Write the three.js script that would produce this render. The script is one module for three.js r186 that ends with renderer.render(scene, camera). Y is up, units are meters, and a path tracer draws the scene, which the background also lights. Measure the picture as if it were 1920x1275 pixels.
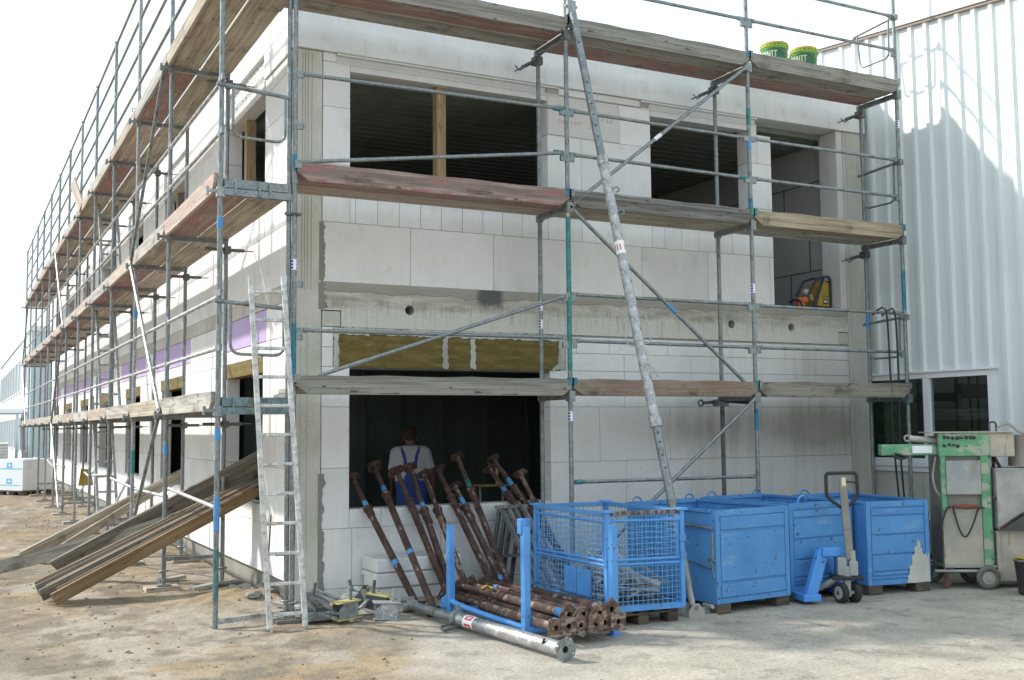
import * as THREE from 'three';
import { RoundedBoxGeometry } from 'three/addons/geometries/RoundedBoxGeometry.js';
import { mergeGeometries } from 'three/addons/utils/BufferGeometryUtils.js';
import { MarchingCubes } from 'three/addons/objects/MarchingCubes.js';

// ---------------------------------------------------------------- camera, sky, sun, exposure
const scene = new THREE.Scene();
const camera = new THREE.PerspectiveCamera(34.79, 1024 / 680, 0.05, 2000);
camera.position.set(-3.088, 1.7655, 10.855);
camera.rotation.order = 'YXZ';
camera.rotation.set(THREE.MathUtils.degToRad(4.571), THREE.MathUtils.degToRad(-27.295), THREE.MathUtils.degToRad(-0.525));
const renderer = new THREE.WebGLRenderer({ antialias: true });
renderer.setSize(1024, 680);
renderer.toneMapping = THREE.LinearToneMapping;
renderer.toneMappingExposure = 1.2;
renderer.shadowMap.enabled = true;
renderer.shadowMap.type = THREE.PCFSoftShadowMap;

const SUN = new THREE.Vector3(-1, 1.06, -0.86).normalize();          // towards the sun
{ // hazy summer sky: white haze near the horizon and round the sun, pale blue away from it
  const W = 512, H = 256, data = new Float32Array(W * H * 4), d = new THREE.Vector3();
  for (let j = 0; j < H; j++) for (let i = 0; i < W; i++) {
    const v = (j + 0.5) / H, u = (i + 0.5) / W, th = (v - 0.5) * Math.PI, ph = (u - 0.5) * 2 * Math.PI;
    d.set(Math.cos(th) * Math.cos(ph), Math.sin(th), Math.cos(th) * Math.sin(ph));
    const y = Math.max(0, d.y), c = Math.max(0, d.dot(SUN));
    const haze = Math.exp(-y * 2.6), glow = 0.6 * Math.pow(c, 3) + 1.2 * Math.pow(c, 24);
    const cl = 0.5 + 0.5 * Math.sin(7 * d.x + 2.1 * Math.sin(5 * d.z + 1)) * Math.cos(6 * d.z + 1.3 * Math.sin(9 * d.y));
    const k = Math.min(1, haze * 0.75 + 0.3 * cl);
    const o = (j * W + i) * 4;
    data[o] = 0.56 * (1 - k) + 1.2 * k + glow; data[o + 1] = 0.82 * (1 - k) + 1.25 * k + glow; data[o + 2] = 1.03 * (1 - k) + 1.29 * k + glow; data[o + 3] = 1;
    if (d.y < 0) { const g = Math.min(1, -d.y * 12); for (let q = 0; q < 3; q++) data[o + q] = data[o + q] * (1 - g) + 0.35 * g; }
  }
  const t = new THREE.DataTexture(data, W, H, THREE.RGBAFormat, THREE.FloatType);
  t.mapping = THREE.EquirectangularReflectionMapping; t.magFilter = t.minFilter = THREE.LinearFilter; t.wrapS = THREE.RepeatWrapping; t.needsUpdate = true;
  scene.background = t; scene.environment = t;
}
const sun = new THREE.DirectionalLight(0xfff8f0, 4.1);
sun.position.copy(SUN).multiplyScalar(60); sun.target.position.set(2, 0, -6);
sun.position.add(sun.target.position);
sun.castShadow = true; sun.shadow.mapSize.set(4096, 4096); sun.shadow.radius = 4;
Object.assign(sun.shadow.camera, { left: -45, right: 45, top: 40, bottom: -40, near: 1, far: 160 });
scene.add(sun, sun.target);

// ---------------------------------------------------------------- helpers
let seed = 12345;
const rnd = () => { seed |= 0; seed = seed + 0x6D2B79F5 | 0; let t = Math.imul(seed ^ seed >>> 15, 1 | seed); t = t + Math.imul(t ^ t >>> 7, 61 | t) ^ t; return ((t ^ t >>> 14) >>> 0) / 4294967296; };
const rr = (a, b) => a + (b - a) * rnd();
const pick = (a) => a[Math.floor(rnd() * a.length)];
const V = (x, y, z) => new THREE.Vector3(x, y, z);
const NT = new Float32Array(65536); for (let i = 0; i < 65536; i++) NT[i] = rnd();
const lat = (x, y, px, py, s) => NT[((((x % px) + px) % px) * 57 + (((y % py) + py) % py) * 1013 + s * 7919) & 65535];
function vnoise(x, y, px, py, s) {
  const xi = Math.floor(x), yi = Math.floor(y); let fx = x - xi, fy = y - yi;
  fx = fx * fx * (3 - 2 * fx); fy = fy * fy * (3 - 2 * fy);
  const a = lat(xi, yi, px, py, s), b = lat(xi + 1, yi, px, py, s), c = lat(xi, yi + 1, px, py, s), d = lat(xi + 1, yi + 1, px, py, s);
  return a + (b - a) * fx + (c - a) * fy + (a - b - c + d) * fx * fy;
}
function fbm(u, v, px, py, oct, s) { let r = 0, a = 0.5, t = 0; for (let o = 0; o < oct; o++) { r += a * vnoise(u * px, v * py, px, py, s + o); t += a; a *= 0.55; px *= 2; py *= 2; } return r / t; }
const clamp = (x, a = 0, b = 1) => Math.min(b, Math.max(a, x));
const sst = (a, b, x) => { const t = clamp((x - a) / (b - a)); return t * t * (3 - 2 * t); };
const mix3 = (a, b, t) => [a[0] + (b[0] - a[0]) * t, a[1] + (b[1] - a[1]) * t, a[2] + (b[2] - a[2]) * t];
function tex(size, metres, fn, srgb = true, sy = size) {              // fn(u, v) -> [r, g, b] 0..255
  const data = new Uint8Array(size * sy * 4);
  for (let j = 0; j < sy; j++) for (let i = 0; i < size; i++) { const c = fn((i + 0.5) / size, (j + 0.5) / sy), o = (j * size + i) * 4; data[o] = clamp(c[0], 0, 255); data[o + 1] = clamp(c[1], 0, 255); data[o + 2] = clamp(c[2], 0, 255); data[o + 3] = 255; }
  const t = new THREE.DataTexture(data, size, sy); t.wrapS = t.wrapT = THREE.RepeatWrapping; t.magFilter = THREE.LinearFilter; t.minFilter = THREE.LinearMipmapLinearFilter; t.generateMipmaps = true; t.anisotropy = 8;
  if (srgb) t.colorSpace = THREE.SRGBColorSpace;
  t.repeat.set(1 / metres, 1 / metres); t.needsUpdate = true; return t;
}
const grey = (g) => [g, g, g];
function std(o) { return new THREE.MeshStandardMaterial({ roughness: 0.85, metalness: 0, side: THREE.DoubleSide, ...o }); }
const tint = (m, r, g, b) => { const c = m.clone(); c.color.setRGB(r, g, b); return c; };

function uvBox(g, ox = 0, oy = 0) {                                   // uv in metres, by the way the face points
  if (g.userData.keepUV) return g;
  const p = g.attributes.position, n = g.attributes.normal, uv = new Float32Array(p.count * 2);
  for (let i = 0; i < p.count; i++) {
    const ax = Math.abs(n.getX(i)), ay = Math.abs(n.getY(i)), az = Math.abs(n.getZ(i));
    let u, v; if (ax > ay && ax > az) { u = p.getZ(i); v = p.getY(i); } else if (ay > az) { u = p.getX(i); v = p.getZ(i); } else { u = p.getX(i); v = p.getY(i); }
    uv[2 * i] = u + ox; uv[2 * i + 1] = v + oy;
  }
  g.setAttribute('uv', new THREE.BufferAttribute(uv, 2)); return g;
}
const clean = (g) => { for (const k of Object.keys(g.attributes)) if (!['position', 'normal', 'uv'].includes(k)) g.deleteAttribute(k); return g; };
function merge(gs) { gs = gs.map((g) => clean(g.index ? Object.assign(g.toNonIndexed(), { userData: g.userData }) : g)); for (const g of gs) if (!g.attributes.uv) uvBox(g); return gs.length === 1 ? gs[0] : mergeGeometries(gs); }
const names = {};
const numbered = (n) => { const k = names[n] = (names[n] ?? -1) + 1; return k ? `${n}_${String(k).padStart(3, '0')}` : n; };
const shade = (m) => { m.castShadow = m.receiveShadow = true; return m; };
function thing(name, label, category, pos = [0, 0, 0], turn = 0, group) {
  const o = new THREE.Group(); o.name = numbered(name); o.position.set(...pos); o.rotation.y = turn; scene.add(o);
  o.userData = { label, category }; if (group) o.userData.group = group; return o;
}
function part(parent, name, geos, mat, label, opt = {}) {             // geos in world axes, moved to the thing's base unless opt.local
  geos = (Array.isArray(geos) ? geos : [geos]).flat(9);
  const ox = rnd() * 7, oy = rnd() * 7;
  for (const g of geos) uvBox(g, ox, oy);
  const g = merge(geos), m = shade(new THREE.Mesh(g, mat)); m.name = name;
  if (!opt.local) { let p = parent, t = V(0, 0, 0); while (p && p !== scene) { t.add(p.position); p = p.parent; } g.translate(-t.x, -t.y, -t.z); }
  if (label) m.userData.label = label; if (opt.kind) m.userData.kind = opt.kind;
  parent.add(m); return m;
}
function struct(name, geos, mat) { const m = part(scene, numbered(name), geos, mat); m.userData.kind = 'structure'; return m; }
function single(name, label, category, geos, mat, group) { const m = part(scene, numbered(name), geos, mat); m.userData = { label, category }; if (group) m.userData.group = group; return m; }
const B = (x0, x1, y0, y1, z0, z1, r = 0) => {                        // box by its bounds, edges rounded by r
  const w = Math.abs(x1 - x0), h = Math.abs(y1 - y0), d = Math.abs(z1 - z0);
  const g = r > 0 ? new RoundedBoxGeometry(w, h, d, 1, Math.min(r, w / 2.2, h / 2.2, d / 2.2)) : new THREE.BoxGeometry(w, h, d);
  return g.translate((x0 + x1) / 2, (y0 + y1) / 2, (z0 + z1) / 2);
};
const orient = (g, a, b) => { const d = b.clone().sub(a), q = new THREE.Quaternion().setFromUnitVectors(V(0, 1, 0), d.normalize()); return g.applyQuaternion(q); };
function bar(a, b, r, seg = 10, r2 = r, open = false) {                             // round bar from a to b; uv: along = v
  const l = a.distanceTo(b), g = new THREE.CylinderGeometry(r2, r, l, seg, 1, open); clean(g);
  const uv = g.attributes.uv, p = g.attributes.position; for (let i = 0; i < uv.count; i++) uv.setXY(i, uv.getX(i) * 6.283 * Math.max(r, 0.03) + a.x * 3.1, p.getY(i) + a.z * 1.7 + a.y);
  g.userData.keepUV = true; orient(g, a, b); return g.translate((a.x + b.x) / 2, (a.y + b.y) / 2, (a.z + b.z) / 2);
}
function wrapBar(a, b, r) {                                            // open sleeve whose print runs once round it
  const g = clean(new THREE.CylinderGeometry(r, r, a.distanceTo(b), 24, 1, true)); g.userData.keepUV = true; orient(g, a, b); return g.translate((a.x + b.x) / 2, (a.y + b.y) / 2, (a.z + b.z) / 2);
}
function beam(a, b, w, h, up = V(0, 1, 0), r = 0) {                   // square bar from a to b
  const d = b.clone().sub(a), l = d.length(); d.normalize();
  const s = d.clone().cross(up).normalize(), u = s.clone().cross(d).normalize();
  const g = r ? new RoundedBoxGeometry(l, h, w, 1, r) : new THREE.BoxGeometry(l, h, w); uvBox(g, rnd() * 5, rnd() * 5); g.userData.keepUV = true;
  g.applyMatrix4(new THREE.Matrix4().makeBasis(d, u, s)); return g.translate((a.x + b.x) / 2, (a.y + b.y) / 2, (a.z + b.z) / 2);
}
function pipe(pts, r, seg = 8, n = 0, closed = false, tension = 0.5) { const c = new THREE.CatmullRomCurve3(pts, closed, 'catmullrom', tension); return new THREE.TubeGeometry(c, n || pts.length * 6, r, seg, closed); }
function bend(pts, r, rad = 0.05, seg = 8) {                           // polyline of bars with rounded corners
  const out = new THREE.CurvePath(); let a = pts[0];
  for (let i = 1; i < pts.length - 1; i++) {
    const p = pts[i], d1 = p.clone().sub(pts[i - 1]).normalize(), d2 = pts[i + 1].clone().sub(p).normalize();
    const s = p.clone().addScaledVector(d1, -rad), e = p.clone().addScaledVector(d2, rad);
    out.add(new THREE.LineCurve3(a, s)); out.add(new THREE.QuadraticBezierCurve3(s, p, e)); a = e;
  }
  out.add(new THREE.LineCurve3(a, pts[pts.length - 1]));
  return new THREE.TubeGeometry(out, pts.length * 10, r, seg, false);
}
function extr(pts, depth, bevel = 0, holes = []) { const s = new THREE.Shape(pts.map((p) => new THREE.Vector2(p[0], p[1]))); for (const h of holes) s.holes.push(h); return new THREE.ExtrudeGeometry(s, { depth, bevelEnabled: bevel > 0, bevelSize: bevel, bevelThickness: bevel, bevelSegments: 1, curveSegments: 16 }); }
const circ = (x, y, r) => new THREE.Path().absarc(x, y, r, 0, Math.PI * 2, true);

// ---------------------------------------------------------------- procedural materials
const tAAC = tex(512, 1.1, (u, v) => { const s = vnoise(u * 256, v * 256, 256, 256, 1), b = fbm(u, v, 4, 4, 5, 2), st = fbm(u, v, 60, 3, 2, 9); let g = 231 + (b - 0.5) * 18 + (s - 0.5) * 14 + (st - 0.5) * 5; if (s > 0.965) g -= 34; const w = sst(0.66, 0.85, fbm(u, v, 7, 7, 4, 21)); return [g - w * 8, g - 1 - w * 9, g - 3 - w * 13]; });
const tAACd = tex(512, 1.6, (u, v) => { const s = vnoise(u * 256, v * 256, 256, 256, 1), b = fbm(u, v, 3, 3, 5, 5), st = fbm(u, v, 26, 2, 3, 12), d = sst(0.42, 0.75, b); const g = 216 - d * 38 - sst(0.5, 0.85, st) * 16 + (s - 0.5) * 14; return [g, g - 2, g - 7]; });
const bAAC = tex(512, 1.1, (u, v) => grey(128 + (vnoise(u * 256, v * 256, 256, 256, 1) - 0.5) * 120 + (fbm(u, v, 20, 20, 3, 4) - 0.5) * 90), false);
const tCon = tex(512, 1.7, (u, v) => { const b = fbm(u, v, 4, 4, 6, 31), s = vnoise(u * 230, v * 230, 230, 230, 33), st = fbm(u, v, 34, 2, 4, 35); let g = 186 + (b - 0.5) * 44 + (s - 0.5) * 18 - sst(0.55, 0.8, st) * 12; if (s > 0.975) g -= 45; const o = sst(0.45, 0.8, fbm(u, v, 5, 3, 4, 37)); return [g - o * 8, g - 1 - o * 7, g - 8 - o * 14]; });
const bCon = tex(512, 1.7, (u, v) => grey(128 + (fbm(u, v, 30, 30, 4, 31) - 0.5) * 140), false);
const wood = (base, dark, s, paint, pc) => tex(512, 1.3, (u, v) => {
  const gr = fbm(u, v, 3, 64, 4, s), gr2 = fbm(u, v, 2, 22, 3, s + 5), bl = fbm(u, v, 5, 7, 4, s + 9), sp = vnoise(u * 128, v * 200, 128, 200, s + 3);
  let c = mix3(base, dark, clamp((gr - 0.35) * 1.3 + (gr2 - 0.5) * 0.7));
  const st = sst(0.62, 0.85, bl); c = mix3(c, [c[0] * 0.74, c[1] * 0.73, c[2] * 0.71], st); const kn = fbm(u, v, 2, 130, 2, s + 21); c = c.map((x) => x * (0.86 + 0.28 * kn)); if (vnoise(u * 9, v * 90, 9, 90, s + 25) > 0.93) c = c.map((x) => x * 0.6);
  if (paint) { const k = sst(0.36, 0.5, fbm(u, v, 6, 26, 4, s + 15) + (bl - 0.5) * 0.4); c = mix3(c, pc.map((x) => x * (0.85 + 0.3 * gr)), (1 - k) * paint); }
  if (sp > 0.93) c = c.map((x) => x * 0.75); return c;
});
const tWoodG = wood([172, 168, 158], [110, 106, 98], 41), tWoodT = wood([174, 163, 145], [122, 110, 95], 51), tWoodR = wood([158, 138, 128], [104, 90, 84], 61, 0.8, [150, 104, 100]), tWoodD = wood([118, 114, 108], [58, 57, 55], 71), tWoodY = wood([170, 146, 112], [116, 94, 68], 81), tWoodP = wood([184, 174, 160], [126, 114, 102], 91, 0.4, [176, 140, 130]);
const bWood = tex(512, 1.3, (u, v) => grey(128 + (fbm(u, v, 3, 64, 4, 41) - 0.5) * 190), false);
const tGal = tex(512, 0.5, (u, v) => { const a = fbm(u, v, 14, 14, 3, 101), b = vnoise(u * 48, v * 48, 48, 48, 103), d = sst(0.66, 0.82, fbm(u, v, 5, 5, 4, 105)), w = sst(0.74, 0.8, fbm(u, v, 10, 6, 4, 107)); let c = grey(172 + (a - 0.5) * 70 + (b - 0.5) * 34); c = mix3(c, [128, 118, 104], d * 0.7); return mix3(c, [214, 210, 202], w * 0.9); });
const rGal = tex(256, 0.5, (u, v) => grey(140 + (fbm(u, v, 14, 14, 3, 101) - 0.5) * 120), false);
const tRust = tex(512, 0.6, (u, v) => { const a = fbm(u, v, 9, 9, 5, 111), b = vnoise(u * 90, v * 90, 90, 90, 113); let c = mix3([74, 56, 52], [122, 90, 76], clamp((a - 0.3) * 1.9 + (b - 0.5) * 0.35)); const w = sst(0.68, 0.73, fbm(u, v, 14, 9, 5, 117)); c = mix3(c, [180, 170, 160], w * 0.8); return c; });
const tMort = tex(512, 0.45, (u, v) => { const a = fbm(u, v, 9, 9, 5, 111); let c = mix3([86, 68, 60], [140, 112, 94], clamp((a - 0.3) * 1.9)); const w = sst(0.5, 0.62, fbm(u, v, 16, 10, 5, 119)); return mix3(c, [168, 156, 142], w * 0.75); });
const tBlue = tex(512, 1.2, (u, v) => { const a = fbm(u, v, 5, 5, 5, 121), s = vnoise(u * 200, v * 200, 200, 200, 122); let c = [82 + (a - 0.5) * 26, 146 + (a - 0.5) * 28, 214 + (a - 0.5) * 24]; const w = sst(0.75, 0.79, fbm(u, v, 26, 26, 4, 125)); c = mix3(c, [74, 66, 62], w * 0.8); const k = sst(0.72, 0.84, fbm(u, v, 7, 12, 5, 127)); c = mix3(c, [140, 170, 205], k * 0.5); if (s > 0.97) c = c.map((x) => x * 0.7); return c; });
const tGreenP = tex(512, 0.8, (u, v) => { const a = fbm(u, v, 6, 6, 5, 131); let c = [96 + (a - 0.5) * 30, 152 + (a - 0.5) * 36, 114 + (a - 0.5) * 30]; const w = sst(0.5, 0.62, fbm(u, v, 6, 9, 5, 133)); c = mix3(c, [170, 166, 150], w * 0.85); const k = sst(0.74, 0.78, fbm(u, v, 14, 14, 4, 135)); return mix3(c, [44, 44, 38], k); });
const tDirtM = tex(512, 1.0, (u, v) => { const a = fbm(u, v, 5, 5, 5, 141), b = fbm(u, v, 16, 4, 4, 143); let c = mix3([150, 152, 150], [186, 180, 168], clamp((a - 0.3) * 2)); c = mix3(c, [150, 122, 96], sst(0.62, 0.8, b) * 0.55); return c; });
const tSheet = tex(512, 2.0, (u, v) => { const a = fbm(u, v, 6, 2, 5, 151), b = fbm(u, v, 60, 3, 3, 153); const g = 226 + (a - 0.5) * 14 - sst(0.6, 0.9, b) * 10; return [g - 4, g + 1, g + 1]; });
const tWool = tex(512, 0.8, (u, v) => { const a = fbm(u, v, 5, 24, 5, 161), b = fbm(u, v, 40, 60, 3, 163); return mix3([116, 100, 54], [152, 134, 82], clamp((a - 0.3) * 1.6 + (b - 0.5) * 0.6)); });
const tGround = tex(1024, 2.6, (u, v) => { const a = fbm(u, v, 10, 10, 6, 171), s = vnoise(u * 420, v * 420, 420, 420, 173), b = vnoise(u * 170, v * 170, 170, 170, 175), pt = sst(0.6, 0.75, fbm(u, v, 18, 18, 4, 177)); let g = 214 + (a - 0.5) * 52 + (s - 0.5) * 42 + (b - 0.5) * 30 - pt * 24; if (b > 0.94) g -= 46; if (s > 0.975) g += 28; return [g, g * 0.985, g * 0.96]; });
const bGround = tex(1024, 2.6, (u, v) => grey(128 + (fbm(u, v, 10, 10, 6, 171) - 0.5) * 120 + (vnoise(u * 170, v * 170, 170, 170, 175) - 0.5) * 90), false);

const aac = [0, 1, 2, 3].map((i) => { const t = tAAC.clone(), b = bAAC.clone(); t.offset.set(i * 0.23, i * 0.37); b.offset.copy(t.offset); t.needsUpdate = b.needsUpdate = true; const c = [[0.92, 0.92, 0.92], [0.96, 0.96, 0.96], [0.87, 0.865, 0.85], [0.93, 0.93, 0.91]][i]; return std({ map: t, bumpMap: b, bumpScale: 0.0012, roughness: 0.95, color: new THREE.Color().setRGB(...c) }); });
const aacDirty = [std({ map: tAACd, bumpMap: bAAC, bumpScale: 0.0012, roughness: 0.95, color: new THREE.Color().setRGB(0.9, 0.9, 0.9) }), std({ map: tAACd, bumpMap: bAAC, bumpScale: 0.0012, roughness: 0.95, color: new THREE.Color().setRGB(0.82, 0.82, 0.81) })];
const mCore = std({ map: tCon, color: new THREE.Color().setRGB(0.75, 0.75, 0.74) });
const mReveal = std({ map: tAAC, color: new THREE.Color().setRGB(0.8, 0.8, 0.79) });
const mCon = std({ map: tCon, bumpMap: bCon, bumpScale: 0.002, roughness: 0.95, color: new THREE.Color().setRGB(1.14, 1.13, 1.1) });
const mConD = tint(mCon, 0.55, 0.53, 0.5);
const mFascia = std({ map: tAAC, color: new THREE.Color().setRGB(0.9, 0.91, 0.91), bumpMap: bCon, bumpScale: 0.0006 });
const wm = (t, c = [1, 1, 1]) => std({ map: t, bumpMap: bWood, bumpScale: 0.0015, roughness: 0.9, color: new THREE.Color().setRGB(...c) });
const mWoodG = wm(tWoodG), mWoodT = wm(tWoodT, [0.97, 0.98, 0.98]), mWoodR = wm(tWoodR), mWoodD = wm(tWoodD), mWoodY = wm(tWoodY), mWoodP = wm(tWoodP), mPallet = wm(tWoodD, [0.6, 0.52, 0.44]);
const mGal = std({ map: tGal, roughnessMap: rGal, roughness: 0.85, metalness: 0.45, color: new THREE.Color().setRGB(0.54, 0.595, 0.6) });
const mGalL = std({ map: tGal, roughness: 0.55, metalness: 0.5, color: new THREE.Color().setRGB(0.95, 0.97, 0.97) });
const mGalD = std({ map: tGal, roughness: 0.6, metalness: 0.4, color: new THREE.Color().setRGB(0.32, 0.34, 0.34) });
const mAlu = std({ map: tGal, roughness: 0.42, metalness: 0.7, color: new THREE.Color().setRGB(1.1, 1.12, 1.12) });
const mTeal = std({ map: tGal, roughness: 0.6, color: new THREE.Color().setRGB(0.10, 0.48, 0.46) });
const mTealB = std({ map: tGal, roughness: 0.6, color: new THREE.Color().setRGB(0.08, 0.42, 0.62) });
const mRust = std({ map: tRust, roughness: 0.85, metalness: 0.1, color: new THREE.Color().setRGB(0.74, 0.74, 0.74), bumpMap: bCon, bumpScale: 0.001 });
const mRustM = std({ map: tMort, roughness: 0.92, color: new THREE.Color().setRGB(0.85, 0.85, 0.85) });
const mBlue = std({ map: tBlue, roughness: 0.5, color: new THREE.Color().setRGB(0.9, 0.88, 0.8) });
const bDent = tex(256, 1.4, (u, v) => grey(128 + (fbm(u, v, 3, 3, 3, 501) - 0.5) * 220), false); mBlue.bumpMap = bDent; mBlue.bumpScale = 0.012;
const mBlueL = std({ map: tBlue, roughness: 0.45, color: new THREE.Color().setRGB(1.0, 1.0, 0.95) });
const mWire = std({ map: tBlue, roughness: 0.5, color: new THREE.Color().setRGB(1.7, 1.3, 1.02) });
const mBand = std({ map: tBlue, roughness: 0.7, color: new THREE.Color().setRGB(0.95, 0.92, 0.8) });
const mGreenP = std({ map: tGreenP, roughness: 0.6 });
const mDirtM = std({ map: tDirtM, roughness: 0.65, metalness: 0.15 });
const mDirtB = std({ map: tDirtM, roughness: 0.8, color: new THREE.Color().setRGB(1.05, 0.98, 0.88) });
const mSheet = std({ map: tSheet, roughness: 0.5, color: new THREE.Color().setRGB(0.97, 0.985, 0.98) });
const mWhite = std({ color: new THREE.Color().setRGB(0.8, 0.81, 0.82), roughness: 0.6 });
const mWool = std({ map: tWool, roughness: 1, color: new THREE.Color().setRGB(0.75, 0.75, 0.75), bumpMap: bCon, bumpScale: 0.006 });
const mXps = std({ color: new THREE.Color().setRGB(0.60, 0.47, 0.76), map: tAAC, roughness: 0.9 });
const mBlack = std({ color: new THREE.Color().setRGB(0.02, 0.02, 0.022), roughness: 0.55 });
const mRubber = std({ map: tDirtM, color: new THREE.Color().setRGB(0.09, 0.09, 0.09), roughness: 0.9 });
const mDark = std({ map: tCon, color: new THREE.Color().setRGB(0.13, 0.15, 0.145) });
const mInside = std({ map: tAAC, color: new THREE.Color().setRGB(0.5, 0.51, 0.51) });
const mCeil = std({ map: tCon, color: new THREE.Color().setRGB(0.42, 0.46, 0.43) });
const mYellow = std({ map: tDirtM, color: new THREE.Color().setRGB(1.0, 0.72, 0.12), roughness: 0.6 });
const mRed = std({ color: new THREE.Color().setRGB(0.5, 0.05, 0.04), roughness: 0.5 });
const mOrange = std({ color: new THREE.Color().setRGB(0.65, 0.16, 0.04), roughness: 0.5 });
const mMortar = std({ map: tCon, color: new THREE.Color().setRGB(1.0, 1.0, 1.02), bumpMap: bCon, bumpScale: 0.004 });
const mGlass = new THREE.MeshPhysicalMaterial({ transmission: 1, thickness: 0, roughness: 0.03, ior: 1.5, color: 0xdfe8e4, side: THREE.DoubleSide });
function canvasTex(w, h, draw) { const c = document.createElement('canvas'); c.width = w; c.height = h; draw(c.getContext('2d'), w, h); const t = new THREE.CanvasTexture(c); t.colorSpace = THREE.SRGBColorSpace; return t; }

// ---------------------------------------------------------------- ground
const mound = (x, z) => 0.055 * Math.exp(-(((x - 0.0) / 0.6) ** 2 + ((z - 1.75) / 0.22) ** 2)) + 0.10 * Math.exp(-(((x + 0.4) / 0.5) ** 2 + ((z + 0.6) / 0.5) ** 2)) + 0.05 * Math.exp(-(((x - 0.9) / 1.0) ** 2 + ((z - 0.35) / 0.25) ** 2));
const sandy = (x, z) => sst(0.6, -0.7, x - 0.1 + 0.16 * (z - 1.6) + (fbm(x / 20 + 0.5, z / 20 + 0.5, 24, 24, 4, 201) - 0.5) * 2.0);
function groundY(x, z) {
  const s = sandy(x, z), u = x / 40 + 0.5, v = z / 40 + 0.5;
  let y = (fbm(u, v, 30, 30, 2, 211) - 0.5) * (0.012 + 0.02 * s) + (fbm(u, v, 380, 380, 4, 221) - 0.5) * (0.003 + 0.02 * s * sst(0.42, 0.62, fbm(u, v, 50, 50, 3, 231)) + 0.008 * s);
  y += mound(x, z) * (0.7 + 0.6 * fbm(u, v, 300, 300, 3, 241));
  if (x > 0.02 && x < 8 && z < -0.02) y = Math.min(y, -0.15);
  return y;
}
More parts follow.
